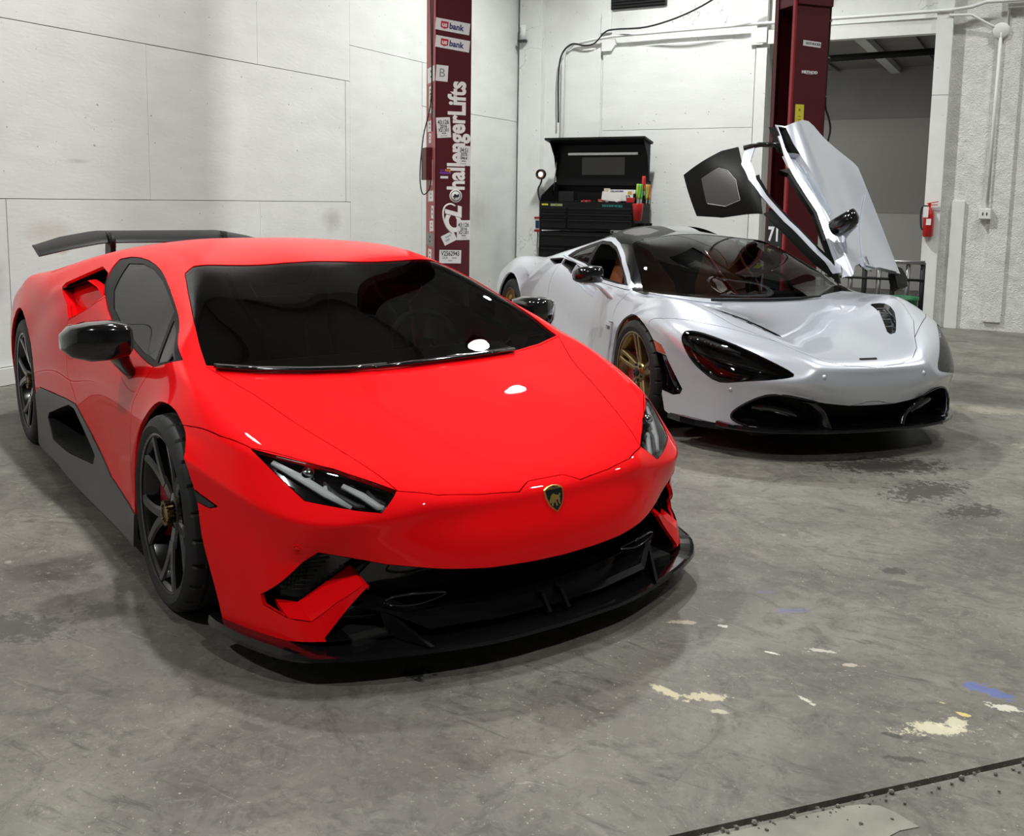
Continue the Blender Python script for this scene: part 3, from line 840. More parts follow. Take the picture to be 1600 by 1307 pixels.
# ================================================================== SILVER CAR
SIL_GRID = [
 [(1.01,0,.165),    (1.0,.30,.165),   (.935,.55,.17),     (.79,.745,.175),   (.44,.905,.165),    N_, N_, N_],
 [(1.075,0,.305),   (1.05,.30,.325),  (.966,.52,.357),   (.80,.735,.34),    (.41,.925,.30),    N_, N_, N_],
 [(1.10,0,.40),     (1.085,.32,.41),  (.985,.55,.425),   (.775,.775,.43),   (.37,.932,.43),    N_, N_, N_],
 [(1.095,0,.475),   (1.075,.33,.482), (1.0,.46,.495),    (.69,.82,.54),     (.29,.935,.55),    N_, N_, N_],
 [(1.045,0,.535),   (1.02,.28,.545),  (.92,.46,.585),    (.54,.855,.648),   (.15,.935,.635),   N_, N_, N_],
 [(.76,0,.605),     (.75,.27,.615),   (.68,.50,.670),    (.36,.845,.735),   (.0,.935,.660),    N_, N_, N_],
 [(.40,0,.670),     (.40,.27,.685),   (.34,.58,.755),    (.14,.80,.800),    (-.14,.93,.65),    N_, N_, N_],
 [(-.02,0,.755),    (-.06,.32,.765),  (-.25,.757,.787),  (-.22,.865,.745),  (-.27,.925,.55),   (-.33,.93,.42),   (-.36,.93,.27),   (-.37,.92,.10)],
 [(-.35,0,.895),    (-.37,.31,.895),  (-.48,.700,.890),  (-.58,.868,.765),  (-.52,.895,.60),   (-.50,.90,.44),   (-.50,.915,.27),  (-.50,.93,.11)],
 [(-.68,0,1.015),   (-.69,.30,1.012), (-.71,.640,.990),  (-.92,.862,.800),  (-.98,.885,.63),   (-.98,.89,.47),   (-.97,.905,.28),  (-.97,.945,.11)],
 [(-1.0,0,1.115),   (-1.0,.28,1.110), (-.93,.570,1.070), (-1.28,.845,.860), (-1.38,.905,.73),  (-1.42,.91,.52),  (-1.46,.93,.31),  (-1.46,.955,.11)],
 [(-1.42,0,1.190),  (-1.42,.28,1.182),(-1.32,.565,1.105),(-1.64,.850,.925), (-1.76,.935,.78),  (-1.80,.94,.54),  (-1.82,.94,.32),  (-1.82,.955,.11)],
 [(-1.85,0,1.130),  (-1.85,.28,1.12), (-1.80,.590,1.020),(-2.05,.840,.900), (-2.37,.957,.595), (-2.30,.957,.47), (-2.29,.955,.34), (-2.30,.95,.11)],
 [(-2.3,0,1.00),    (-2.3,.28,.985),  (-2.30,.56,.915),  (-2.42,.810,.872), (-2.49,.962,.675),  N_, N_, N_],
 [(-2.7,0,.905),    (-2.7,.28,.895),  (-2.72,.56,.870),  (-2.78,.800,.875), (-2.70,.965,.712),  N_, N_, N_],
 [(-3.1,0,.85),     (-3.1,.28,.845),  (-3.10,.56,.840),  (-3.06,.800,.845), (-2.94,.960,.60),  (-3.03,.955,.47), (-3.045,.945,.33),(-3.05,.93,.10)],
 [(-3.38,0,.83),    (-3.38,.28,.825), (-3.36,.55,.81),   (-3.30,.78,.77),   (-3.26,.89,.66),   (-3.32,.90,.52),  (-3.32,.88,.34),  (-3.30,.84,.18)],
 [(-3.46,0,.70),    (-3.46,.28,.70),  (-3.44,.54,.69),   (-3.40,.74,.66),   (-3.37,.83,.60),   (-3.40,.84,.50),  (-3.39,.83,.34),  (-3.37,.79,.18)],
 [(-3.44,0,.40),    (-3.44,.28,.40),  (-3.42,.52,.40),   (-3.40,.68,.40),   (-3.40,.73,.42),   (-3.40,.74,.38),  (-3.39,.74,.30),  (-3.37,.72,.18)],
]
cs = []
cs += row(1, 0, 2, .55) + colm(2, 7, 10, .3) + colm(3, 7, 11, .55) + colm(3, 11, 12, .3) + row(16, 0, 4, .8) + colm(2, 4, 6, .2) + colm(2, 10, 12, .3)
SIL = Body(SIL_GRID, crease=cs)
SF_ARCH = [(.45,.02),(.42,.18),(.40,.29),(.365,.43),(.29,.562),(.14,.650),(0,.682),(-.13,.670),(-.24,.625),(-.325,.52),(-.365,.38),(-.385,.02)]
SR_ARCH = [(-2.24, .0)] + [(-2.67 + .40 * math.cos(a), .3455 + .40 * math.sin(a)) for a in [i * math.pi / 14 for i in range(0, 15)]] + [(-3.10, .0)]
SF_ARCH = [(.45,.02)] + [(p.x, p.y) for p in crspline([(a, b, 0) for a, b in SF_ARCH[1:-1]], 4)] + [(-.385,.02)]
SIL.cut('archf', SF_ARCH, 'y', lambda c: c.y > .55); SIL.drop('archf')
SIL.cut('archr', SR_ARCH, 'y', lambda c: c.y > .55); SIL.drop('archr')
SHOOD = [(1.083,-.01),(1.082,.04),(1.064,.18),(1.02,.285),(.935,.375),(.82,.452)]
SIL.cut('bumper', [(1.4,-.01),(1.4,1.2),(.20,1.2),(.22,.935),(.34,.898),(.42,.85),(.53,.76),(.66,.62)] + SHOOD[::-1], 'z', ALL)
SIL.cut('hood', SHOOD + [(.62,.60),(.38,.70),(.15,.745),(.085,.715),(.03,.62),(-.055,.44),(-.012,.20),(-.005,-.01)], 'z', lambda c: c.z > .4)
SIL.cut('roof', [(-.215,.770),(-.339,.803),(-.602,.722),(-.824,.659),(-1.068,.600),(-1.365,.562),(-1.62,.620),(-1.85,.585),(-2.10,.42),(-2.60,.34),(-2.60,-.01),(-.5,-.01)], 'z', lambda c: c.z > .7)
SIL.cut('windscreen', [(-.025,-.01),(-.03,.22),(-.072,.35),(-.105,.43),(-.175,.565),(-.262,.755),(-.469,.695),(-.70,.632),(-.925,.560),(-.985,.42),(-1.05,.29),(-1.10,.115),(-1.11,-.01)], 'z', lambda c: c.z > .7)
g_ = lambda c: c.y > .5 and c.z > .7
SIL.cut('window_trim', [(-1.67,.955),(-1.66,1.00),(-1.52,1.065),(-1.365,1.108),(-1.22,1.104),(-1.068,1.074),(-.824,1.001),(-.602,.913),(-.375,.820),(-.36,.803),(-.579,.806),(-.847,.816),(-1.246,.897),(-1.595,.945)], 'y', g_)
SIL.cut('window_frame', [(-1.58,.953),(-1.56,.995),(-1.47,1.045),(-1.36,1.080),(-1.2,1.078),(-1.06,1.050),(-.82,.976),(-.6,.889),(-.42,.825),(-.58,.823),(-.85,.834),(-1.246,.914)], 'y', g_)
SIL.cut('quarter_window', [(-1.53,.955),(-1.50,.995),(-1.36,1.055),(-1.235,.925)], 'y', g_)
SIL.cut('side_window', [(-1.195,.920),(-1.32,1.062),(-1.2,1.062),(-1.05,1.034),(-.81,.960),(-.6,.876),(-.49,.833),(-.85,.848)], 'y', g_)
SIL.cut('door', [(-.325,.80),(-.32,.76),(-.405,.70),(-.44,.62),(-.40,.56),(-.45,.40),(-.47,.09),(-1.40,.09),(-1.46,.15),(-1.52,.27),(-1.60,.44),(-1.67,.55),(-1.685,.62),(-1.66,.71),(-1.60,.83),(-1.57,.90),(-1.60,.945),(-1.595,.945),(-1.246,.897),(-.847,.816),(-.579,.806)], 'y', lambda c: c.y > .6, only=[''])
SIL.cut('shoulder_scoop', [(-1.86,.915),(-1.66,.935),(-1.585,.935),(-1.56,.90),(-1.66,.885)], 'y', lambda c: c.y > .6, only=[''])
SIL.cut('door_channel', [(-1.575,.932),(-1.40,.915),(-1.22,.878),(-1.0,.822),(-.80,.768),(-.86,.71),(-1.0,.735),(-1.2,.78),(-1.42,.865),(-1.555,.895)], 'y', lambda c: c.y > .6, only=['door'])
SIL.cut('scoop_mouth', [(-1.60,.95),(-1.36,.92),(-1.33,.82),(-1.60,.87)], 'y', lambda c: c.y > .6, only=['door_channel'])
SIL.cut('trim_rear', [(-1.75,1.2),(-1.235,1.2),(-1.235,.70),(-1.75,.70)], 'y', lambda c: c.y > .5, only=['window_frame'])
SIL.cut('trim_tail', [(-1.75,1.2),(-1.50,1.2),(-1.50,.70),(-1.75,.70)], 'y', lambda c: c.y > .5, only=['window_trim'])
SIL.cut('lower_vane', [(-.42,.585),(-.46,.17),(-1.15,.17),(-.80,.40),(-.50,.58)], 'y', lambda c: c.y > .6, only=['door'])
SIL.cut('roof_panel', [(-1.18,.10),(-1.06,.28),(-.99,.44),(-.935,.562),(-1.068,.598),(-1.365,.560),(-1.53,.565),(-1.56,.45),(-1.54,.12)], 'z', lambda c: c.z > .9, only=['roof'])
SIL.cut('door_rail', [(-.30,.775),(-.36,.798),(-.602,.724),(-.824,.661),(-.94,.632),(-.93,.566),(-.70,.636),(-.469,.699)], 'z', lambda c: c.z > .7, only=['roof'])
SIL.cut('roof_window', [(-1.22,.215),(-1.12,.34),(-1.10,.46),(-1.26,.485),(-1.38,.45),(-1.43,.40),(-1.42,.25)], 'z', lambda c: c.z > .9, only=['roof_panel'])
SIL.cut('headlamp', [(.863,.645),(.836,.658),(.779,.651),(.668,.606),(.555,.544),(.457,.479),(.519,.452),(.67,.427),(.765,.405),(.823,.449),(.864,.516),(.881,.60)], 'x', front, smooth=3)
SIL.cut('side_marker', [(.285,.570),(.376,.553),(.421,.507),(.30,.516)], 'y', lambda c: c.y > .6)
SIL.cut('corner_vent', [(.30,.512),(.421,.500),(.495,.402),(.546,.325),(.531,.295),(.483,.282),(.39,.30)], 'y', lambda c: c.y > .6)
SIL.cut('hood_vent', [(.25,.59),(.33,.615),(.50,.555),(.70,.415),(.73,.375),(.70,.358),(.45,.490),(.27,.560)], 'z', lambda c: c.z > .4, smooth=2)
SIL.cut('mouth', [(-.01,.302),(.135,.303),(.28,.320),(.40,.346),(.51,.362),(.60,.345),(.690,.275),(.713,.225),(.69,.195),(.64,.176),(.3,.172),(-.01,.172)], 'x', front)
SIL.cut('fuel_flap', [(-2.27 + .085 * math.cos(a), .80 + .05 * math.sin(a)) for a in [k * math.pi / 8 for k in range(16)]], 'y', lambda c: c.y > .6, only=[''])
SIL.cut('rear_panel', [(-.02,.80),(-.02,.30),(.60,.30),(.72,.50),(.62,.76)], 'x', lambda c: c.x < -3.35)

silver = empty('supercar', (-1.4737, 6.1673, 0), R(-45.079), 'pearl silver supercar with a black roof and one upswung door, behind the red car', 'car')
emit(SIL, '', 'body_shell', 'silver_paint', silver)
emit(SIL, 'hood', 'hood', 'silver_paint', silver)
sbump = emit(SIL, 'bumper', 'front_bumper', 'silver_paint', silver)
emit(SIL, 'roof', 'roof', 'gloss_black', silver, gap=.001)
emit(SIL, 'windscreen', 'windscreen', 'clear_glass', silver, gap=.001, skirt=.004, offset=-.002)
emit(SIL, 'rear_panel', 'rear_panel', 'satin_black', silver)
emit(SIL, '', 'inner_lining', 'matt_black', silver, gap=0, skirt=0, offset=-.02)
emit(SIL, 'roof', 'headlining', 'matt_black', silver, gap=0, skirt=0, offset=-.02)
def rodrigues(v):
    v = Vector(v); return Matrix.Rotation(v.length, 4, v.normalized())
HINGE = Vector((-.15, .80, .70))
OPEN = Matrix.Translation(HINGE + Vector((.015, -.044, .012))) @ rodrigues((1.029, .839, -.496)) @ Matrix.Translation(-HINGE)
def silver_mirror(parent, sg):
    bm = BM(); secs = []
    for y, x0, x1, z0, z1 in ((.905,-.59,-.675,.838,.925),(.92,-.57,-.69,.828,.942),(.98,-.565,-.69,.826,.944),(1.04,-.575,-.69,.826,.938),(1.075,-.59,-.69,.830,.928),(1.095,-.62,-.69,.842,.91),(1.10,-.64,-.68,.86,.89)):
        cx, cz, hx, hz = (x0 + x1) / 2, (z0 + z1) / 2, (x0 - x1) / 2, (z1 - z0) / 2
        secs.append([Vector((cx + hx * abs(math.cos(a)) ** .7 * (1 if math.cos(a) > 0 else -1), sg * y, cz + hz * abs(math.sin(a)) ** .75 * (1 if math.sin(a) > 0 else -1))) for a in [2 * math.pi * k / 16 for k in range(16)]])
    add_loft(bm, secs); mo = obj('wing_mirror', bm, 'gloss_black', parent, smooth=R(50))
    bm = BM()
    for pts in (((-.52,.855,.700,.055),(-.55,.885,.745,.045),(-.60,.93,.80,.03),(-.625,.98,.826,.05),(-.635,1.05,.828,.04)),):
        add_loft(bm, [[Vector((x - w, sg * y, z - .008)), Vector((x - w, sg * y, z + .006)), Vector((x + w, sg * y, z + .006)), Vector((x + w, sg * y, z - .008))] for x, y, z, w in pts], smooth=False)
    return mo, obj('mirror_arm', bm, 'silver_paint', parent)
for sd, sg in (('right', -1), ('left', 1)):
    d = emit(SIL, 'door', 'door', 'silver_paint', silver, sd)
    emit(SIL, 'lower_vane', 'door_vane', 'silver_paint', d, sd, offset=.012, skirt=.03)
    emit(SIL, 'window_trim', 'window_trim', 'silver_paint', d, sd, offset=.003, gap=.0006, skirt=.02)
    emit(SIL, 'window_frame', 'window_frame', 'frame_black', d, sd, offset=-.004, gap=.0, skirt=.02 if sg < 0 else .055)
    emit(SIL, 'trim_rear', 'window_frame', 'frame_black', silver, sd, offset=-.004, gap=.0, skirt=.02)
    emit(SIL, 'trim_tail', 'window_trim', 'silver_paint', silver, sd, offset=.003, gap=.0006, skirt=.02)
    emit(SIL, 'quarter_window', 'quarter_pane', 'tinted_glass', silver, sd, offset=-.006, gap=.0, skirt=.003)
    cavity(SIL, 'door_channel', 'door_channel', 'silver_paint', d, (0, -.05, 0), sd)
    cavity(SIL, 'scoop_mouth', 'scoop_mouth', 'matt_black', d, (-.05, -.07, 0), sd)
    emit(SIL, 'roof_panel', 'roof_panel', 'frame_black', d, sd, skirt=.018)
    emit(SIL, 'roof_window', 'roof_pane', mat('roof_film', (.060, .055, .060), .4), d, sd, offset=-.001, skirt=.003)
    emit(SIL, 'door_rail', 'windscreen_pillar', 'gloss_black', silver, sd, gap=.0, skirt=.02)
    if sd == 'left':
        emit(SIL, 'door_rail', 'door_rail', 'frame_black', d, sd, gap=0, skirt=.035, offset=.002)
        # inner faces of the raised door: lining of the panel, black edge, tinted upper pane
        emit(SIL, 'door', 'door_card', 'matt_black', d, sd, offset=-.025, gap=.006, skirt=0)
        bm = BM(); add_tube(bm, [(-1.49, .60, 1.085), (-1.47, .70, 1.03), (-1.43, .80, .94)], .018, 8); obj('door_pillar', bm, 'gloss_black', d)
        bm = BM(); add_loft(bm, [[Vector((x_, y_, z_)), Vector((x_, y_ + .055, z_)), Vector((x_, y_ + .055, z_ - h_)), Vector((x_, y_, z_ - h_))] for x_, y_, z_, h_ in ((-.36, .84, .17, .04), (-.40, .85, .17, .16), (-.48, .86, .16, .19), (-.54, .87, .12, .10))], smooth=False); obj('sill_tip', bm, 'frame_black', d)
        emit(SIL, 'roof_panel', 'roof_lining', 'matt_black', d, sd, offset=-.018, gap=.004, skirt=0)
    mo, ma = silver_mirror(d, sg)
    cavity(SIL, 'shoulder_scoop', 'shoulder_scoop', 'matt_black', silver, (-.02, -.13, -.03), sd)
    if sd == 'left': d.matrix_local = OPEN
    emit(SIL, 'side_marker', 'side_marker', 'amber', silver, sd, offset=.001)
    cavity(SIL, 'corner_vent', 'corner_vent', 'gloss_black', silver, (-.05, -.05, 0), sd)
    emit(SIL, 'fuel_flap', 'fuel_flap', 'silver_paint', silver, sd)
    hv = cavity(SIL, 'hood_vent', 'hood_vent', 'gloss_black', silver, (-.02, 0, -.03), sd, shrink=.8)
    bm = BM()
    for k in range(4):
        x = .36 + k * .09; y = .565 - k * .048
        q = on_body(SIL, x, y, 1, (0, 0, -1), .012)
        add_box(bm, (q.x, sg * q.y, q.z), (.012, .075 - .008 * k, .004), Matrix.Rotation(.5, 3, 'Y'))
    obj('vent_grid', bm, 'satin_black', hv)
# corner vent bulge (glossy turning vane)
for sg in (-1, 1):
    bm = BM()
    add_loft(bm, [[Vector((x + a, sg * (y + b), z)) for a, b in ((-.05, .0), (-.02, .012), (.02, .006), (.04, -.012), (.0, -.03))] for x, y, z in ((.375,.905,.505),(.405,.895,.44),(.435,.880,.37),(.46,.868,.31))])
    obj('turning_vane', bm, 'gloss_black', silver)
mouth = cavity(SIL, 'mouth', 'grille', 'matt_black', silver, (-.14, 0, 0))
for sg, sd in ((-1, 'right'), (1, 'left')):
    hl = emit(SIL, 'headlamp', 'headlight', 'lamp_glass', silver, sd, gap=.0006, skirt=.002, offset=-.003)
    cavity(SIL, 'headlamp', 'lamp_bowl', 'gloss_black', hl, (-.07, -.04, -.01), sd, shrink=.86)
    bm = BM()
    strip_on(bm, SIL, [(.855,.555),(.80,.535),(.72,.510),(.62,.485),(.53,.468)], [.004,.012,.012,.010,.004], .012, .02, 'x', sg)
    obj('lamp_vane', bm, 'gloss_black', hl)
    bm = BM()
    strip_on(bm, SIL, [(.84,.552),(.76,.530),(.66,.505),(.58,.487)], .0022, .008, .004, 'x', sg)
    obj('light_guide', bm, 'trim_grey', hl)
    bm = BM()
    strip_on(bm, SIL, [(.855,.635),(.80,.632),(.72,.600),(.66,.575)], [.012,.016,.014,.006], .022, .01, 'x', sg)
    obj('lamp_cluster', bm, 'dark_grey', hl)
    for k, (y, z, r_q) in enumerate(((.848,.628,.010),(.822,.628,.013),(.795,.620,.011),(.772,.611,.010),(.750,.602,.009),(.728,.592,.008))):
        bm = BM(); q = on_body(SIL, .9, y, z, (-1, 0, 0), .026)
        bmesh.ops.create_icosphere(bm, subdivisions=2, radius=r_q, matrix=Matrix.Translation((q.x, sg * q.y, q.z)))
        obj('led_lens', bm, 'chrome', hl, smooth=True)
    # struts and pods of the front intake
    bm = BM()
    P = crspline([(1.035, sg * .345, .325), (1.035, sg * .29, .285), (1.02, sg * .245, .225), (1.03, sg * .225, .175)], 5)
    rings = []
    for p_ in P: rings.append([p_ + Vector((.012, -sg * .012, 0)), p_ + Vector((.02, sg * .006, 0)), p_ + Vector((-.03, sg * .05, 0)), p_ + Vector((-.10, sg * .03, 0))])
    add_loft(bm, rings, smooth=True)
    obj('intake_strut', bm, 'gloss_black', mouth)
    bm = BM()
    Q = [(.60,.300,.10),(.50,.285,.09),(.42,.26,.07),(.35,.225,.05)]
    add_loft(bm, [[Vector((x_ + math.cos(a) * .045 - .02, sg * y, .20 + (z - .20) * .8 + math.sin(a) * .04)) for a in [k * math.pi / 4 for k in range(8)]] for (y, z, w_), x_ in zip(Q, (.83,.88,.91,.93))])
    obj('intake_pod', bm, 'gloss_black', mouth)
    # raised gloss rim over the corner intake
    bm = BM(); P = [on_body(SIL, 1, y, z, (-1, 0, 0), .002) for y, z in ((.30,.322),(.40,.344),(.51,.360),(.595,.343),(.685,.275),(.712,.225),(.69,.195),(.64,.178))]
    P = [Vector((q.x, sg * q.y, q.z)) for q in crspline(P, 4)]
    add_tube(bm, P, [.004] + [.007] * (len(P) - 2) + [.004], 6)
    obj('intake_rim', bm, 'gloss_black', mouth)
    for x, y, z in ((1, .72, .37), (1, .313, .468)):
        q = on_body(SIL, x, y, z, (-1, 0, 0), -.001); n = SIL.normal_at(q)
        bm = BM(); add_lathe(bm, [(.0001, .002), (.008, .002), (.0085, 0), (.0125, .0), (.0135, -.003)], 18, 'Z')
        for v in bm.verts: v.co = Vector((q.x, q.y * sg, q.z)) + Vector((n.x, n.y * sg, n.z)).to_track_quat('Z', 'Y') @ v.co
        obj('parking_sensor', bm, 'silver_paint', silver)
# splitter
LIP2 = crspline([(1.085,0,0),(1.07,.25,0),(1.02,.47,0),(.95,.61,0),(.86,.72,0),(.78,.775,.0)], 5)
LIPF = [Vector((p.x, -p.y, 0)) for p in LIP2[::-1]][:-1] + LIP2
bm = BM(); rg = []
for i, p_ in enumerate(LIPF):
    t = (LIPF[min(i + 1, len(LIPF) - 1)] - LIPF[max(i - 1, 0)]).normalized()
    nx, ny = t.y, -t.x; ay = abs(p_.y); up = max(0, (ay - .64)) * .12
    rg.append(lip_ring(p_.x, p_.y, nx, ny, .18, .150, .172, up))
add_loft(bm, rg, smooth=False); obj('front_splitter', bm, 'gloss_black', silver)
bm = BM(); rg = []
for i, p_ in enumerate([Vector(q) for q in ((.80,.73,0),(.66,.835,0),(.55,.875,0),(.44,.90,0))]):
    rg.append([(p_.x, p_.y - .02, .135), (p_.x + .004, p_.y + .004, .138), (p_.x, p_.y + .002, .172), (p_.x - .02, p_.y - .03, .178)])
bm.free()
for sg in (-1, 1):
    bm = BM(); add_loft(bm, [[Vector((a, b * sg, c)) for a, b, c in r] for r in rg], smooth=False)
    obj('under_edge', bm, 'gloss_black', silver)
# nose badge
q = SIL.bvh.ray_cast(Vector((1.015, 0, 2)), Vector((0, 0, -1)))[0]; n = SIL.normal_at(q); xa = Vector((0, 1, 0)); ya = n.cross(xa).normalized()
BM2 = Matrix.Translation(q + n * .001) @ Matrix((xa, ya, n)).transposed().to_4x4()
bm = BM(); add_prism(bm, [(x, y, 0) for x, y in ((-.052,-.007),(.052,-.007),(.056,0),(.052,.007),(-.052,.007),(-.056,0))], (0, 0, .004)); bm.transform(BM2)
bd = obj('nameplate', bm, 'gloss_black', silver)
text_obj('nameplate_lettering', 'McLaren', .013, BM2 @ Matrix.Translation((0, 0, .0045)), 'chrome', bd, .0004, 1.5)
# door lettering 720S
for sg in (-1, 1):
    q = SIL.bvh.ray_cast(Vector((-.475, 2, .545)), Vector((0, -1, 0)))[0]; n = SIL.normal_at(q)
    z_ = Vector((0, sg, 0)); xa = Vector((-sg * -1.0 if False else (1 if sg < 0 else -1), 0, 0)); ya = Vector((0, 0, 1))
    M_ = Matrix.Translation((q.x, sg * (q.y + .016), q.z)) @ Matrix((xa, ya, z_)).transposed().to_4x4()
    dd = [o for o in silver.children if o.name.startswith('door') and 'card' not in o.name][0 if sg < 0 else 1]
    text_obj('door_lettering', '720S', .030, M_, 'dark_grey', dd, .0004, 1.2, .0006)
# windscreen furniture
bm = wiper(silver, [(-.03,-.40),(-.015,-.20),(-.01,.0),(-.02,.22),(-.07,.42)]); obj('wiper', bm, 'satin_black', silver)
bm = BM(); add_tube(bm, [on_body(SIL, x, y, 1, (0, 0, -1), -.004) for x, y in ((-.235,-.735),(-.12,-.62),(-.02,-.48),(.04,-.36))], .0075, 6)
obj('cowl_trim', bm, 'silver_paint', silver)
bm = BM(); add_box(bm, (-.93, 0, 1.06), (.03, .24, .06), Matrix.Rotation(.3, 3, 'Y'), .012); obj('rear_view_mirror', bm, 'satin_black', silver)
underbody(silver, .135, .90, -3.30, .4, -2.67, .62, .88, .86)
bm = BM()
add_box(bm, (-.75, 0, .25), (1.6, 1.5, .02)); add_box(bm, (-.10, 0, .45), (.04, 1.40, .44)); add_box(bm, (-1.58, 0, .55), (.04, 1.35, .62))
add_box(bm, (-.75, 0, .36), (1.3, .22, .22), None, .03)
obj('cabin', bm, 'satin_black', silver)
bm = BM(); add_box(bm, (-.30, 0, .685), (.36, 1.30, .09), Matrix.Rotation(.12, 3, 'Y'), .03); obj('dashboard', bm, 'tan_leather', silver)
bm = BM(); add_box(bm, (-.40, .36, .745), (.20, .34, .06), None, .025); obj('instrument_binnacle', bm, 'satin_black', silver)
seat(silver, -1.02, .36, .34, 'tan_leather'); seat(silver, -1.02, -.36, .34, 'tan_leather')
steering(silver, -.56, .36, .74)
bm = BM(); add_tube(bm, [(-1.22, .16, 1.02), (-1.08, .26, .80), (-.98, .42, .58)], .016, 4); obj('seat_belt', bm, 'caliper_red', silver)
for sg in (-1, 1):
    make_wheel(silver, 0, sg * .935, .327, sg, .327, .250, .245, 'v', 'bronze', 'caliper_red', math.pi / 2 - .02)
    make_wheel(silver, -2.67, sg * .945, .3455, sg, .3455, .262, .305, 'v', 'bronze', 'caliper_red', .3)
silver_mirrors_done = True
# ================================================================== THE WORKSHOP
def tex_mat(name, base, var, rough, scale=3.0, spots=0.0, spot_col=(.12, .11, .10), bump=0.0, bump_scale=40.0, streak=(1, 1, 1), grime=0.0, cracks=0.0, stucco=None, bdist=.004):
    m = mat(name, base, rough)
    n, l, b = nodes_of(m)
    tc = n.new('ShaderNodeTexCoord'); geo = n.new('ShaderNodeNewGeometry')
    mp = n.new('ShaderNodeMapping'); mp.inputs['Scale'].default_value = streak
    l.new(geo.outputs['Position'], mp.inputs[0])
    n1 = n.new('ShaderNodeTexNoise'); n1.inputs['Scale'].default_value = scale; n1.inputs['Detail'].default_value = 8; n1.inputs['Roughness'].default_value = .62
    l.new(mp.outputs[0], n1.inputs[0])
    r1 = n.new('ShaderNodeValToRGB'); r1.color_ramp.elements[0].position = .3; r1.color_ramp.elements[1].position = .7
    r1.color_ramp.elements[0].color = (*var, 1); r1.color_ramp.elements[1].color = (*base, 1)
    l.new(n1.outputs[0], r1.inputs[0]); col = r1.outputs[0]
    def over(fac, c):
        nonlocal col
        mx = n.new('ShaderNodeMix'); mx.data_type = 'RGBA'
        l.new(fac, mx.inputs[0]); l.new(col, mx.inputs[6]); mx.inputs[7].default_value = (*c, 1)
        col = mx.outputs[2]
    def ramp(src, a, b_, k=1.0):
        mr = n.new('ShaderNodeMapRange'); mr.inputs[1].default_value = a; mr.inputs[2].default_value = b_; mr.inputs[4].default_value = k
        l.new(src, mr.inputs[0]); return mr.outputs[0]
    if spots:
        v = n.new('ShaderNodeTexNoise'); v.inputs['Scale'].default_value = 26; v.inputs['Detail'].default_value = 2; l.new(geo.outputs['Position'], v.inputs[0])
        over(ramp(v.outputs[0], .735, .77, spots), spot_col)
    if cracks:
        w1 = n.new('ShaderNodeTexNoise'); w1.inputs['Scale'].default_value = 2.2; w1.inputs['Detail'].default_value = 6; l.new(geo.outputs['Position'], w1.inputs[0])
        ab = n.new('ShaderNodeMath'); ab.operation = 'SUBTRACT'; ab.inputs[1].default_value = .5; l.new(w1.outputs[0], ab.inputs[0])
        a2 = n.new('ShaderNodeMath'); a2.operation = 'ABSOLUTE'; l.new(ab.outputs[0], a2.inputs[0])
        w2 = n.new('ShaderNodeTexNoise'); w2.inputs['Scale'].default_value = .9; l.new(geo.outputs['Position'], w2.inputs[0])
        mu = n.new('ShaderNodeMath'); mu.operation = 'MULTIPLY'
        l.new(ramp(a2.outputs[0], .006, 0.0, cracks), mu.inputs[0]); l.new(ramp(w2.outputs[0], .52, .6), mu.inputs[1])
        over(mu.outputs[0], (.25, .25, .24))
    if grime:
        g1 = n.new('ShaderNodeTexNoise'); g1.inputs['Scale'].default_value = 1.1; g1.inputs['Detail'].default_value = 5; l.new(geo.outputs['Position'], g1.inputs[0])
        over(ramp(g1.outputs[0], .58, .8, grime), (.42, .41, .38))
    l.new(col, b.inputs['Base Color'])
    if bump:
        nb = n.new('ShaderNodeTexNoise'); nb.inputs['Scale'].default_value = bump_scale; nb.inputs['Detail'].default_value = 6; nb.inputs['Roughness'].default_value = .6
        l.new(mp.outputs[0], nb.inputs[0])
        h = nb.outputs[0]
        if stucco:
            vz = n.new('ShaderNodeTexVoronoi'); vz.inputs['Scale'].default_value = 16; vn = n.new('ShaderNodeVectorMath'); vn.operation = 'ADD'; nv = n.new('ShaderNodeTexNoise'); nv.inputs['Scale'].default_value = 9; l.new(geo.outputs['Position'], nv.inputs[0]); l.new(nv.outputs['Color'], vn.inputs[0]); l.new(geo.outputs['Position'], vn.inputs[1]); l.new(vn.outputs[0], vz.inputs[0])
            ad = n.new('ShaderNodeMath'); ad.operation = 'ADD'; l.new(nb.outputs[0], ad.inputs[0]); l.new(vz.outputs[0], ad.inputs[1]); h = ad.outputs[0]
        bp = n.new('ShaderNodeBump'); bp.inputs['Strength'].default_value = bump; bp.inputs['Distance'].default_value = bdist
        l.new(h, bp.inputs['Height']); l.new(bp.outputs[0], b.inputs['Normal'])
    return m
tex_mat('plywood_white', (.80, .82, .80), (.73, .75, .73), .55, 2.0, spots=.75, bump=.35, bump_scale=14, streak=(1, 1, 3.2), grime=.25)
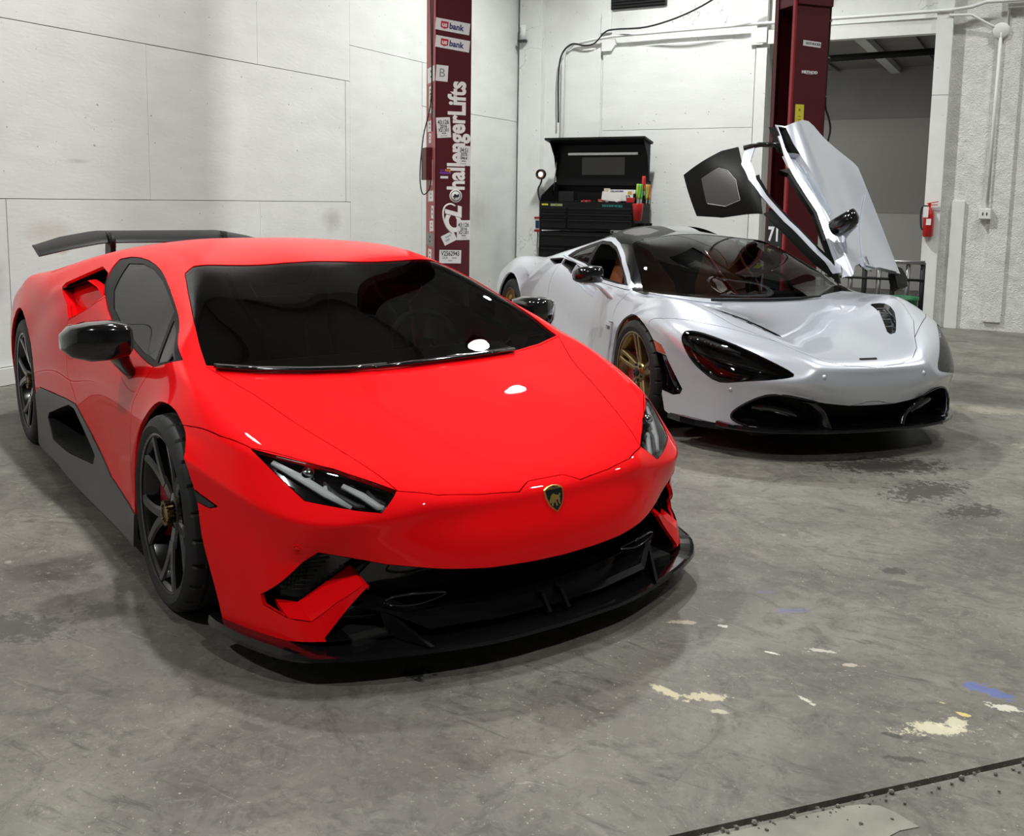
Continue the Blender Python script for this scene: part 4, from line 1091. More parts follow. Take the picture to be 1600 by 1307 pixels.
def smudge(name, spots):
    m_ = MATS[name]; n_, l_, b_ = nodes_of(m_); src = b_.inputs['Base Color'].links[0].from_socket
    g_ = n_.new('ShaderNodeNewGeometry'); t_ = n_.new('ShaderNodeTexNoise'); t_.inputs['Scale'].default_value = 9; t_.inputs['Detail'].default_value = 5; l_.new(g_.outputs['Position'], t_.inputs[0])
    for (y, z, ry, rz, c, st) in spots:
        mp_ = n_.new('ShaderNodeMapping'); mp_.vector_type = 'TEXTURE'; mp_.inputs['Location'].default_value = (0, y, z); mp_.inputs['Scale'].default_value = (1e6, ry, rz); l_.new(g_.outputs['Position'], mp_.inputs[0])
        ln_ = n_.new('ShaderNodeVectorMath'); ln_.operation = 'LENGTH'; l_.new(mp_.outputs[0], ln_.inputs[0])
        a_ = n_.new('ShaderNodeMath'); a_.operation = 'ADD'; l_.new(ln_.outputs['Value'], a_.inputs[0]); l_.new(t_.outputs[0], a_.inputs[1])
        r_2 = n_.new('ShaderNodeMapRange'); r_2.inputs[1].default_value = 1.6; r_2.inputs[2].default_value = .7; r_2.inputs[4].default_value = st; l_.new(a_.outputs[0], r_2.inputs[0])
        x_ = n_.new('ShaderNodeMix'); x_.data_type = 'RGBA'; l_.new(r_2.outputs[0], x_.inputs[0]); l_.new(src, x_.inputs[6]); x_.inputs[7].default_value = (*c, 1); src = x_.outputs[2]
    l_.new(src, b_.inputs['Base Color'])
smudge('plywood_white', [(4.68, .96, .16, .05, (.42, .28, .20), .8), (4.62, 1.10, .22, .10, (.60, .55, .48), .6), (7.9, 1.15, .16, .14, (.45, .44, .40), .6), (4.2, .75, .10, .20, (.5, .48, .44), .5), (4.9, 1.62, .10, .02, (.5, .48, .45), .6), (10.9, 1.2, .3, .25, (.5, .5, .48), .5)])
tex_mat('plaster_white', (.80, .82, .80), (.71, .73, .71), .6, 2.6, spots=.6, bump=.5, bump_scale=9, grime=.35, cracks=.75)
tex_mat('stucco_white', (.82, .83, .80), (.62, .63, .60), .7, 9.0, spots=.5, bump=.5, bump_scale=14, grime=.25, stucco=True, bdist=.010)
tex_mat('trim_white', (.81, .83, .81), (.74, .76, .74), .5, 4.0, spots=.4, bump=.2, bump_scale=20)
tex_mat('darkened_ceiling', (.30, .30, .29), (.24, .24, .23), .8, 1.5)  # ceiling colour darkened to cut bounce light and deepen contrast
tex_mat('unlit_plaster', (.22, .22, .21), (.16, .16, .155), .8, 1.5)  # walls out of view coloured dark as if unlit, to cut bounce
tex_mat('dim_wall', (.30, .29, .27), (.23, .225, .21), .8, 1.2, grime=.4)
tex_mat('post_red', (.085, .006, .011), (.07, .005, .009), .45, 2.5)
tex_mat('post_red_lit', (.42, .12, .13), (.30, .05, .06), .5, 2.5)  # paler copy of the post red, with the light on that side painted in
tex_mat('gravel', (.26, .24, .21), (.10, .095, .085), .9, 30)

# concrete
m = mat('concrete', (.2, .19, .175), .5); n, l, b = nodes_of(m)
geo = n.new('ShaderNodeNewGeometry')
def noise(scale, detail=6, rough=.6, vec=None, dist=0.0):
    t = n.new('ShaderNodeTexNoise'); t.inputs['Scale'].default_value = scale; t.inputs['Detail'].default_value = detail; t.inputs['Roughness'].default_value = rough; t.inputs['Distortion'].default_value = dist
    l.new(vec or geo.outputs['Position'], t.inputs[0]); return t.outputs[0]
def rng(src, a, b_, c=0.0, d=1.0):
    mr = n.new('ShaderNodeMapRange'); mr.inputs[1].default_value = a; mr.inputs[2].default_value = b_; mr.inputs[3].default_value = c; mr.inputs[4].default_value = d
    l.new(src, mr.inputs[0]); return mr.outputs[0]
def mul(a, b_):
    q_ = n.new('ShaderNodeMath'); q_.operation = 'MULTIPLY'; l.new(a, q_.inputs[0]); l.new(b_, q_.inputs[1]); return q_.outputs[0]
cr_ = n.new('ShaderNodeValToRGB'); e = cr_.color_ramp.elements
e[0].position = .32; e[0].color = (.088, .080, .067, 1); e[1].position = .68; e[1].color = (.222, .210, .180, 1)
e.new(.5).color = (.150, .140, .120, 1)
l.new(noise(1.3, 10, .66, dist=.6), cr_.inputs[0]); col = cr_.outputs[0]
def over(fac, c):
    global col
    mx = n.new('ShaderNodeMix'); mx.data_type = 'RGBA'; l.new(fac, mx.inputs[0]); l.new(col, mx.inputs[6]); mx.inputs[7].default_value = (*c, 1); col = mx.outputs[2]
over(rng(noise(5.5, 9, .75, dist=2.2), .50, .66, 0, .75), (.070, .064, .054))
over(rng(noise(3.1, 9, .78, dist=1.2), .52, .70, 0, .55), (.27, .255, .22))
over(rng(noise(24, 6, .75, dist=.8), .54, .70, 0, .55), (.26, .248, .218))
over(rng(noise(19, 6, .75, dist=1.5), .56, .70, 0, .55), (.06, .056, .048))
# pale worn flecks, gathered in zones
over(mul(rng(noise(16, 6, .75), .60, .66, 0, .85), rng(noise(.7, 3), .50, .62)), (.40, .38, .32))
over(mul(rng(noise(75, 3, .6), .66, .70, 0, .9), rng(noise(1.4, 3), .40, .6)), (.50, .48, .42))
# arcs left by trowels and tyres
mp = n.new('ShaderNodeMapping'); mp.inputs['Rotation'].default_value = (0, 0, .5); mp.inputs['Scale'].default_value = (2.4, 12, 1); l.new(geo.outputs['Position'], mp.inputs[0])
over(mul(rng(noise(2.0, 5, .7, mp.outputs[0], .8), .60, .72, 0, .5), rng(noise(1.0), .42, .58)), (.31, .295, .255))
mp = n.new('ShaderNodeMapping'); mp.inputs['Rotation'].default_value = (0, 0, -.9); mp.inputs['Scale'].default_value = (2.0, 11, 1); l.new(geo.outputs['Position'], mp.inputs[0])
over(mul(rng(noise(2.0, 4, .7, mp.outputs[0], .9), .58, .70, 0, .7), rng(noise(1.3), .40, .56)), (.06, .056, .048))
for (ang, sc, th, off_) in ((.2, 4, .008, 0), (1.3, 5, .007, 5), (2.4, 4, .007, 9)):
    # hairline scratches: thin level lines of stretched noise, broken up by a second noise
    mp = n.new('ShaderNodeMapping'); mp.inputs['Rotation'].default_value = (0, 0, ang); mp.inputs['Scale'].default_value = (.8, sc, 1); mp.inputs['Location'].default_value = (off_, off_, 0); l.new(geo.outputs['Position'], mp.inputs[0])
    t_ = noise(1.6, 2, .5, mp.outputs[0], .3)
    sb = n.new('ShaderNodeMath'); sb.operation = 'SUBTRACT'; sb.inputs[1].default_value = .5; l.new(t_, sb.inputs[0]); ab_ = n.new('ShaderNodeMath'); ab_.operation = 'ABSOLUTE'; l.new(sb.outputs[0], ab_.inputs[0])
    mo_ = n.new('ShaderNodeVectorMath'); mo_.operation = 'ADD'; mo_.inputs[1].default_value = (off_ * 3.0, off_, 0); l.new(geo.outputs['Position'], mo_.inputs[0])
    over(mul(rng(ab_.outputs[0], th * .35, 0, 0, .6), rng(noise(4.5, 3, .6, mo_.outputs[0]), .60, .66)), (.36, .345, .30))
# stains and paint splashes with places of their own: (x, y, radius x, radius y, turn, colour, strength)
SPL = [(-.646, 3.20, .07, .02, .6, (.13, .16, .34), .4), (-.76, 3.32, .03, .02, .6, (.13, .16, .34), .3), (-.028, 2.94, .07, .03, -.3, (.08, .13, .46), .6), (.02, 2.86, .05, .02, 0, (.62, .60, .50), .9),
       (-.145, 2.64, .10, .035, .5, (.66, .62, .45), .85), (-.10, 2.70, .05, .03, .9, (.66, .62, .45), .8), (-.82, 2.466, .05, .02, -.4, (.60, .54, .36), .8), (-.71, 2.50, .06, .03, .4, (.60, .54, .36), .8), (-.66, 2.44, .03, .012, .2, (.60, .55, .4), .7),
       (-.803, 2.965, .018, .014, 0, (.62, .60, .52), .9), (-.93, 2.93, .05, .014, .5, (.5, .42, .33), .7), (-.39, 3.769, .06, .04, .5, (.05, .045, .04), .8), (-.33, 3.64, .10, .03, .2, (.08, .075, .065), .6),
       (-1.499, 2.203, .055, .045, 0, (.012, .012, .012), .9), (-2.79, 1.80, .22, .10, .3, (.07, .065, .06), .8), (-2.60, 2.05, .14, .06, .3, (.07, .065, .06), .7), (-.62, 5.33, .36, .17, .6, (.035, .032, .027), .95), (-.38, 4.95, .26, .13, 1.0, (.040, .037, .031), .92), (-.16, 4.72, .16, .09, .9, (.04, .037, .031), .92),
       (-.62, 2.86, .02, .01, 0, (.7, .68, .6), .9), (-.5, 2.95, .05, .012, .2, (.6, .57, .5), .7), (-.4, 2.9, .04, .012, .4, (.55, .48, .4), .7), (-.47, 2.62, .035, .014, -.4, (.62, .6, .5), .9), (-.24, 2.55, .03, .012, 0, (.05, .045, .04), .8), (-.20, 2.45, .05, .015, .3, (.04, .035, .03), .7),
       (-.08, 2.76, .018, .01, 0, (.70, .55, .2), .9), (-.14, 2.80, .012, .008, 0, (.7, .6, .3), .9), (-1.7, 1.75, .04, .02, 0, (.05, .045, .04), .5), (1.2, 8.0, 1.1, .18, .2, (.06, .058, .05), .8), (.4, 8.9, 1.3, .16, .15, (.06, .058, .05), .7), (-.2, 7.2, .8, .12, .3, (.36, .33, .26), .5), (.6, 6.4, .7, .10, .3, (.38, .35, .28), .5)]
dn = noise(22, 6, .75)
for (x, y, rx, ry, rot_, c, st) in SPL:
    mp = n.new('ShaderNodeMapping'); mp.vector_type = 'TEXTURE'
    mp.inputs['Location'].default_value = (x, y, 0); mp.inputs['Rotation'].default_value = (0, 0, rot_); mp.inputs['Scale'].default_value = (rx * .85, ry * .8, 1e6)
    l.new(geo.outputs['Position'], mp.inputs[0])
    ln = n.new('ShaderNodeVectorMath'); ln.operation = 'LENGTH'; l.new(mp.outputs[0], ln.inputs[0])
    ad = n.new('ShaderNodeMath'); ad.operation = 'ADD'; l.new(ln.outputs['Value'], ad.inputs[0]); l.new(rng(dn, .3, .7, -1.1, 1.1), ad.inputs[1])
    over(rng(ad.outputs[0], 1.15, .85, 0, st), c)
l.new(col, b.inputs['Base Color'])
l.new(rng(noise(3, 6), .3, .7, .42, .66), b.inputs['Roughness'])
bp = n.new('ShaderNodeBump'); bp.inputs['Strength'].default_value = .35; bp.inputs['Distance'].default_value = .004
l.new(noise(24, 8, .7), bp.inputs['Height']); l.new(bp.outputs[0], b.inputs['Normal'])
tex_mat('concrete_pale', (.36, .345, .30), (.20, .19, .165), .7, 3.5, bump=.4, bump_scale=30)

# floor: two slabs with an open joint running between them
jd = Vector((.677, .736, 0)).normalized(); jp = Vector((-.612, 1.877, 0)); jn = Vector((jd.y, -jd.x, 0))
BIG = 16.0
t0 = (-6.47 - jp.x) / jd.x; p0 = jp + jd * t0; t1 = (6 - jp.x) / jd.x; p1 = jp + jd * t1
bm = BM(); add_prism(bm, [(-6.47, 11.95, 0), (-6.47, p0.y, 0), (6, p1.y, 0), (6, 11.95, 0)], (0, 0, -.15))
tag(obj('floor', bm, 'concrete'), kind='structure')
g1 = jn * .020
bm = BM(); add_prism(bm, [(-6.47, p0.y - .026, -.002), (-6.47, -6, -.002), (6, -6, -.002), (6, p1.y - .026, -.002)], (0, 0, -.15))
fl2 = tag(obj('floor', bm, 'concrete'), kind='structure')
bm = BM()
pts = [jp + jn * .030 + jd * s_ for s_ in (-1.0, -.4, 0, .3, .44)] + [Vector(q) for q in ((-.262, 2.205, 0), (-.225, 2.222, 0), (-.19, 2.215, 0), (-.135, 2.186, 0), (-.172, 2.150, 0), (-.20, 2.10, 0), (-.165, 2.03, 0), (-.20, 1.90, 0), (-.12, 1.70, 0), (-.30, 1.30, 0))]
add_prism(bm, [(q.x, q.y, .000) for q in pts], (0, 0, -.01)); obj('patch', bm, 'concrete_pale', fl2)
bm = BM(); rnd = random.Random(3)
for k in range(230):
    s_ = rnd.uniform(-.5, 1.5); off = rnd.uniform(-.012, .05) if rnd.random() < .8 else rnd.uniform(0, .12)
    q = jp + jd * s_ + jn * off; r_q = rnd.uniform(.0015, .007) * (1.3 if off < .03 else .8)
    z_ = r_q * .4 if off > .02 else -.012
    bmesh.ops.create_icosphere(bm, subdivisions=1, radius=r_q, matrix=Matrix.Translation((q.x, q.y, z_)) @ Matrix.Rotation(rnd.uniform(0, 3), 4, 'X') @ Matrix.Diagonal((1, rnd.uniform(.6, 1), rnd.uniform(.5, .9), 1)))
tag(obj('gravel', bm, 'gravel'), 'loose grey grit and crumbs lying along the open floor joint', 'gravel', kind='stuff')
bm = BM(); add_prism(bm, [tuple(p0 + Vector((0, .02, -.02))), tuple(p0 + Vector((0, -.05, -.02))), tuple(p1 + Vector((0, -.05, -.02))), tuple(p1 + Vector((0, .02, -.02)))], (0, 0, -.1))
tag(obj('trim_1', bm, 'satin_black'), kind='structure')

def S(name, c, s_, m_, parent=None, bevel=0.0):
    o = box(name, c, s_, m_, parent, bevel=bevel)
    if parent is None: o['kind'] = 'structure'
    return o
def panel(name, parent, x0, x1, y0, y1, z0, z1, m_):
    return box(name, ((x0 + x1) / 2, (y0 + y1) / 2, (z0 + z1) / 2), (abs(x1 - x0), abs(y1 - y0), abs(z1 - z0)), m_, parent, bevel=.0015)
# left wall: base wall with plywood sheets nailed over it
WL = S('wall_left', (-6.54, 2.98, 3.2), (.12, 17.96, 6.4), 'dark_grey')
sheets = []
def srow(z0, z1, ys):
    for a_, b_ in zip(ys, ys[1:]): sheets.append((a_, b_, z0, z1))
srow(.13, 1.33, [-6, -1.0, .5, 1.77, 3.03, 4.30, 6.84, 8.20])
srow(1.33, 2.58, [-6, -1.0, .5, 1.77, 3.03, 5.57, 8.125, 8.20])
srow(2.58, 3.83, [-6, -1.0, .5, 1.77, 4.30, 6.84, 8.20])
srow(3.83, 6.38, [-6, -1.0, 1.77, 4.9, 8.20])
sheets += [(8.20, 9.55, .13, 2.95), (8.20, 10.3, 2.95, 4.2), (9.55, 10.55, .13, 2.45), (9.55, 10.3, 2.45, 2.95), (10.55, 11.95, .13, 2.45), (10.3, 11.95, 2.45, 4.2), (8.2, 11.95, 4.2, 6.38)]
rn = random.Random(11)
for (y0, y1, z0, z1) in sheets:
    t_ = .052 + rn.uniform(-.003, .003); g = .0025
    panel('plywood_sheet', WL, -6.475, -6.475 + t_, y0 + g, y1 - g, z0 + g, z1 - g, 'plywood_white')
S('baseboard_left', (-6.435, 2.98, .065), (.075, 17.96, .122), 'trim_white')
# back wall with the doorway
WB_ = S('wall_back', (-4.76, 12.03, 3.2), (3.52, .16, 6.4), 'plaster_white')
S('wall_back', (2.46, 12.03, 3.2), (7.14, .16, 6.4), 'stucco_white')
S('wall_back', (-2.055, 12.03, 4.85), (1.89, .16, 3.1), 'plaster_white')
S('trim_2', (-6.20, 11.90, 3.2), (.34, .14, 6.4), 'plaster_white')
panel('board', WB_, -5.16, -3.16, 11.90, 11.95, .1, 2.30, 'plywood_white'); panel('board', WB_, -5.16, -3.16, 11.90, 11.95, 2.305, 3.36, 'plywood_white')
panel('board', WB_, -5.72, -5.20, 11.925, 11.95, .1, 3.36, 'plywood_white')
panel('batten', WB_, -5.20, -5.06, 11.90, 11.95, 3.56, 3.84, 'trim_white')
S('trim_3', (-3.075, 11.91, 1.62), (.13, .09, 3.24), 'trim_white')
S('trim_4', (-3.08, 11.905, 4.85), (.12, .10, 3.1), 'trim_white')
S('trim_5', (-2.08, 11.92, 3.37), (1.86, .07, .17), 'trim_white')
for z0, z1 in ((0, 1.32), (1.325, 2.6), (2.605, 6.4)): S('trim_6', (-1.06, 11.895, (z0 + z1) / 2), (.17, .11, z1 - z0), 'trim_white', bevel=.003)
S('trim_7', (-.80, 11.935, .72), (.13, .04, 1.44), 'plaster_white', bevel=.004)
S('trim_8', (-.30, 11.91, 4.95), (.30, .09, 2.9), 'trim_white')
S('trim_9', (-.38, 11.935, 1.75), (.18, .03, 3.3), 'stucco_white')
# louvred vent high on the back wall
vt = empty('wall_vent', (-4.70, 11.94, 4.02), 0, 'dark louvred vent high on the white back wall at the frame top', 'vent')
box('frame', (0, 0, 0), (.76, .03, .34), 'dark_grey', vt)
for k in range(9): box('slat', (0, -.02, -.15 + k * .0375), (.72, .03, .006), 'satin_black', vt, Matrix.Rotation(.6, 3, 'X'))
# right and rear walls, ceiling
S('wall_right', (6.06, 2.98, 3.2), (.12, 18.0, 6.4), 'unlit_plaster')
S('wall_front', (-.24, -6.06, 3.2), (12.6, .12, 6.4), 'unlit_plaster')
CE = S('ceiling', (-.24, 2.98, CEIL + .06), (12.7, 18.1, .12), 'darkened_ceiling')
for k in range(7): box('ceiling_beam', (-.24, -4.5 + k * 2.6, CEIL - .09), (12.4, .16, .18), 'darkened_ceiling', CE)
# room beyond the doorway
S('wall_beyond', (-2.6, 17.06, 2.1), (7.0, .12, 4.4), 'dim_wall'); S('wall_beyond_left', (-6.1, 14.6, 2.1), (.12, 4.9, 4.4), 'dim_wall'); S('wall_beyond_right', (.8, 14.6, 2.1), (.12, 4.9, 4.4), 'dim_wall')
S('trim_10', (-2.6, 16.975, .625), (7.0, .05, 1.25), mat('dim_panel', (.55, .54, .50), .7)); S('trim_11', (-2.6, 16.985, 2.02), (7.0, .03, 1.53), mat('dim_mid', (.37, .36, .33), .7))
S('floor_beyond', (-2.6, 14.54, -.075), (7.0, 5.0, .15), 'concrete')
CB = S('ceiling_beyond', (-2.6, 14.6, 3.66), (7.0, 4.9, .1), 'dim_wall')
for k in range(7): box('ceiling_beam', (-4.6 + k * .75, 14.6, 3.59), (.05, 4.7, .05), 'dim_wall', CB, Matrix.Rotation(.0, 3, 'Z'))
box('ceiling_beam', (-2.2, 14.6, 3.55), (.14, 4.7, .09), 'trim_white', CB)
o = tube('ceiling_pipe', [(-5.5, 13.4, 3.25), (.6, 13.4, 3.33)], .045, 'satin_black', n=10); tag(o, 'black iron pipe crossing the dim room behind the open doorway', 'pipe')
ld = bpy.data.lights.new('room_light', 'AREA'); ld.energy = 105; ld.size = .6; lo = bpy.data.objects.new('room_light', ld); COL.objects.link(lo); lo.location = (-4.4, 13.2, 3.45)

# conduits, cable, junction boxes
def pipe_thing(name, label, cat, pts, r, m_='trim_white', n=8, group=None):
    o = tube(name, pts, r, m_, n=n); return tag(o, label, cat, group)
Yw = 11.885
pipe_thing('conduit', 'thin white conduit running level across the back wall above the boards', 'conduit', [(-5.72, 11.885, .1), (-5.735, 11.885, 3.2), (-5.70, 11.885, 3.36), (-5.58, 11.885, 3.44), (-5.3, 11.885, 3.48), (-5.0, 11.85, 3.50), (-4.2, 11.85, 3.51), (-3.10, 11.84, 3.52), (-2.1, 11.84, 3.515), (-1.02, 11.83, 3.51), (-.80, 11.83, 3.53), (-.66, 11.83, 3.57), (-.30, 11.83, 3.565), (2.0, 11.84, 3.56)], .019)
pipe_thing('conduit', 'second white conduit curving down to the round junction box', 'conduit', [(-1.02, 11.83, 3.46), (-.80, 11.85, 3.45), (-.62, 11.89, 3.34), (-.50, 11.91, 3.27)], .014)
pipe_thing('conduit', 'vertical white conduit dropping from round junction box to the outlet', 'conduit', [(-.50, 11.90, 3.25), (-.505, 11.90, 2.4), (-.51, 11.90, 1.36)], .017)
bm = BM(); add_lathe(bm, [(.0001, -.05), (.075, -.05), (.085, -.04), (.085, 0)], 28, 'Y', (-.50, 11.935, 3.27)); add_tube(bm, [(-.44, 11.91, 3.25), (-.42, 11.91, 6.3)], .015, 6)
jb = tag(obj('junction_box', bm, 'trim_white'), 'round white junction box where conduits meet on the right wall section', 'junction box')
ob = empty('outlet_box', (-.525, 11.90, 1.30), 0, 'square white outlet box low on the rough back wall below the conduit', 'outlet')
box('housing', (0, 0, 0), (.125, .07, .12), 'trim_white', ob, bevel=.006); box('cover_plate', (0, -.038, 0), (.11, .006, .105), 'trim_white', ob, bevel=.002)
for dx in (-.02, .02): box('socket', (dx, -.042, .0), (.012, .004, .03), 'dark_grey', ob)
pipe_thing('cable', 'black cable sagging from the ceiling across the back wall to the conduit bend', 'cable', crspline([(-5.775, 11.86, 2.42), (-5.785, 11.86, 3.05), (-5.74, 11.86, 3.32), (-5.60, 11.86, 3.44), (-5.42, 11.86, 3.41), (-5.27, 11.86, 3.43), (-5.12, 11.85, 3.56), (-4.95, 11.80, 3.575), (-4.5, 11.72, 3.56), (-4.0, 11.6, 3.64), (-3.55, 11.5, 3.80), (-3.1, 11.4, 4.05), (-2.6, 11.3, 4.4), (-2.0, 11.2, 6.3)], 5), .011, 'rubber', 6)
for (x_, z_, lab) in ((-5.08, 3.44, 'white metal bracket under the conduit above the tool chest'), (-3.12, 3.40, 'white metal bracket under the conduit left of the doorway')):
    bm = BM(); add_prism(bm, [(x_ - .09, 11.86, z_ + .03), (x_ + .09, 11.86, z_ + .03), (x_ + .10, 11.86, z_ - .04), (x_ + .05, 11.86, z_ - .12), (x_ - .09, 11.86, z_ - .12)], (0, .05, 0))
    tag(obj('bracket', bm, 'trim_white'), lab, 'bracket', 'conduit brackets')
wc = empty('wall_spigot', (-6.30, 11.80, 3.62), 0, 'short white pipe stub high in the corner by the red lift column', 'pipe')
tube('pipe_stub', [(0, 0, -.10), (0, 0, .10)], .04, 'trim_white', wc, 10); box('clamp', (0, -.02, -.11), (.12, .06, .03), 'dark_grey', wc)

# ceiling lamps
for i, (lx, ly, lw) in enumerate(LAMPS):
    lt = empty('ceiling_lamp', (lx, ly, CEIL), 0, 'unseen round warehouse lamp under the workshop ceiling, the front pair added as fill', 'lamp', 'ceiling lamps')
    bm = BM(); add_lathe(bm, [(.0001, -.10), (.06, -.10), (.09, -.16), (.16, -.24), (.165, -.30), (.15, -.30), (.14, -.26), (.0001, -.26)], 28, 'Z'); obj('housing', bm, 'dark_grey', lt)
    bm = BM(); add_lathe(bm, [(.0001, -.285), (.138, -.285)], 28, 'Z'); obj('diffuser', bm, mat('lamp_face', (1, 1, 1), .4, emit=(1, .98, .94), estr=14), lt)
    tube('hanger', [(0, 0, 0), (0, 0, -.11)], .008, 'steel', lt, 6)

# ---------------------------------------------------------------- left lift column
def face_M(p, xa, za):
    xa = Vector(xa).normalized(); za = Vector(za).normalized(); ya = za.cross(xa)
    return Matrix.Translation(p) @ Matrix((xa, ya, za)).transposed().to_4x4()
def sticker(parent, name, p, xa, za, w_, h_, turn=0.0, m_='sticker', lines=(), off=.0008):
    M_ = face_M(p, xa, za) @ Matrix.Rotation(turn, 4, 'Z')
    bm = BM(); add_prism(bm, [(-w_ / 2, -h_ / 2, 0), (w_ / 2, -h_ / 2, 0), (w_ / 2, h_ / 2, 0), (-w_ / 2, h_ / 2, 0)], (0, 0, off)); bm.transform(M_)
    s_ = obj(name, bm, m_, parent)
    for (txt, sz, x_, y_, mm, xs, bo) in lines:
        text_obj('lettering', txt, sz, M_ @ Matrix.Translation((x_, y_, off + .0003)), mm, s_, .0003, xs, bo)
    return s_
mat('sticker', (.72, .72, .72), .45); mat('ink', (.015, .015, .018), .5); mat('navy', (.01, .03, .14), .5); mat('bank_red', (.45, .02, .05), .5); mat('sticker_white', (.80, .78, .76), .5)
mat('yellow', (.65, .60, .05), .5); mat('purple', (.16, .05, .35), .5); mat('orange', (.75, .28, .03), .5); mat('grey_tape', (.22, .23, .22), .5)
X0, X1, YP = -5.001, -4.661, 7.70; DP = .30
post = empty('lift_column', ((X0 + X1) / 2, YP, 0), R(50), 'dark red car lift column covered in stickers with vertical white lettering', 'car lift')
def pl(p): return (p[0] - (X0 + X1) / 2, p[1] - YP, p[2])
w_ = X1 - X0
bm = BM()
add_box(bm, (0, .005, 2.75), (w_, .010, 5.5)); add_box(bm, (-w_ / 2 + .004, DP / 2, 2.75), (.008, DP, 5.5)); add_box(bm, (0, DP, 2.75), (w_, .008, 5.5))
add_box(bm, (w_ / 2 - .004, .03, 2.75), (.008, .05, 5.5)); add_box(bm, (w_ / 2 - .004, DP - .03, 2.75), (.008, .05, 5.5))
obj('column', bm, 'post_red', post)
bm = BM(); add_box(bm, (-w_ / 2 - .002, DP / 2, 1.95), (.004, DP - .02, 3.9)); obj('lit_side_plate', bm, 'post_red_lit', post)  # pinkish face carrying the light on the column's side as colour
box('base_plate', (0, DP / 2, .01), (.40, .36, .02), 'post_red', post, bevel=.003)
box('carriage', (.03, .1, .5), (.20, .14, .7), 'satin_black', post, bevel=.004)
F_ = ((1, 0, 0), (0, -1, 0)); yo = -.0012
def fp(px_x, z): return Vector(((px_x + 4.831) * .91, yo, z))
for z_ in (2.945, 2.79):
    sk = sticker(post, 'bank_sticker', fp(-4.845, z_), *F_, .33, .105, -.10, 'sticker')
    M_ = face_M(fp(-4.845, z_), *F_) @ Matrix.Rotation(-.10, 4, 'Z')
    bm = BM(); add_prism(bm, [(x, y, .0012) for x, y in ((-.115, .032), (-.042, .032), (-.042, -.022), (-.078, -.036), (-.115, -.022))], (0, 0, .0004)); bm.transform(M_); obj('shield_mark', bm, 'bank_red', sk)
    text_obj('lettering', 'us', .058, M_ @ Matrix.Translation((-.079, .002, .0019)), 'sticker_white', sk, .0003, 1.0, .0015)
    text_obj('lettering', 'bank', .075, M_ @ Matrix.Translation((.035, -.002, .0016)), 'navy', sk, .0003, .95, .0022)
sticker(post, 'sticker', fp(-4.955, 2.52), *F_, .115, .145, -.05, 'sticker', [('B', .11, .0, 0, 'grey_tape', 1, 0)])
# vertical maker's lettering reading upwards
def vtext(s_, size, x_, z_, xs=1.0, bold=.004, m_='sticker_white', shear=0.0):
    return text_obj('lettering', s_, size, face_M(fp(x_, z_), (1, 0, 0), (0, -1, 0)) @ Matrix.Rotation(math.pi / 2, 4, 'Z'), m_, post, .0006, xs, bold, shear)
vtext('Lifts', .235, -4.785, 2.30, .80, .008); vtext('hallenger', .235, -4.790, 1.80, .80, .008)
bm = BM()
M_ = face_M(fp(-4.80, 1.405), *F_)
add_lathe(bm, [(.0001, 0), (.062, 0), (.062, .0008), (.0001, .0008)], 28, 'Z'); bm.transform(M_); o = obj('roundel', bm, 'sticker_white', post)
bm = BM(); add_lathe(bm, [(.044, .0009), (.050, .0009), (.050, .0014), (.044, .0014), (.044, .0009)], 28, 'Z')
for poly in ([(-.03,-.01),(-.01,.02),(.01,.01),(.0,-.02)], [(.0,.0),(.03,.02),(.035,-.005),(.01,-.02)], [(-.02,-.02),(-.005,-.015),(-.012,-.035)]): add_prism(bm, [(x, y, .0009) for x, y in poly], (0, 0, .0005))
bm.transform(M_); obj('roundel_mark', bm, 'ink', o)
vtext('CL', .21, -4.815, 1.175, 1.0, .010, shear=.25)
bm = BM(); add_tube(bm, crspline([fp(x, z) for x, z in ((-4.835,1.05),(-4.90,1.12),(-4.935,1.22),(-4.92,1.30),(-4.86,1.33),(-4.80,1.31))], 5), [.004] + [.011] * 20 + [.010] * 4 + [.003], 4)
for v in bm.verts: v.co.y = yo - .0006 + (v.co.y - yo) * .05
obj('swoosh', bm, 'sticker_white', post)
def serial(x_, z_, t_, a1, a2, a3, w2=.135, h2=.185):
    return sticker(post, 'serial_sticker', fp(x_, z_), *F_, w2, h2, t_, 'sticker', [(a1, .055, 0, .048, 'ink', .72, .001), (a2, .042, 0, .010, 'ink', .8, .001), (a3, .042, 0, -.024, 'ink', .72, .001), ('IIIIIIIIIIII', .016, 0, -.052, 'ink', .9, .0004), ('OK 204 0000', .012, 0, -.075, 'ink', .9, 0)])
serial(-4.935, 2.03, .08, '43:126', '2016', 'X21.501'); serial(-4.715, 1.78, -.06, '34:51', '2075', '044.4'); serial(-4.712, 1.085, .02, '43:126', '2016', 'X21.501')
sticker(post, 'sticker', fp(-4.87, 1.01), *F_, .135, .095, .45, 'sticker', [('bank', .03, .0, .02, 'navy', 1, 0), ('000', .03, -.02, -.012, 'navy', 1, 0)])
sticker(post, 'serial_sticker', fp(-4.855, .835), *F_, .215, .125, -.02, 'sticker', [('V2562943', .062, 0, .028, 'ink', .72, .0012), ('DLR', .03, -.05, -.012, 'ink', .9, 0), ('00000', .02, .04, -.012, 'ink', .9, 0), ('IIIIIIIIIIII', .015, 0, -.038, 'ink', .9, 0)])
sticker(post, 'sticker', fp(-4.915, 1.615), *F_, .11, .016, 0, 'purple'); sticker(post, 'sticker', fp(-4.915, 1.64), *F_, .10, .028, 0, 'post_red', [('pro', .032, -.022, 0, 'purple', 1, .001), ('king', .032, .026, 0, 'orange', 1, .001)])
sticker(post, 'sticker', fp(-4.925, 1.575), *F_, .075, .022, 0, 'sticker')
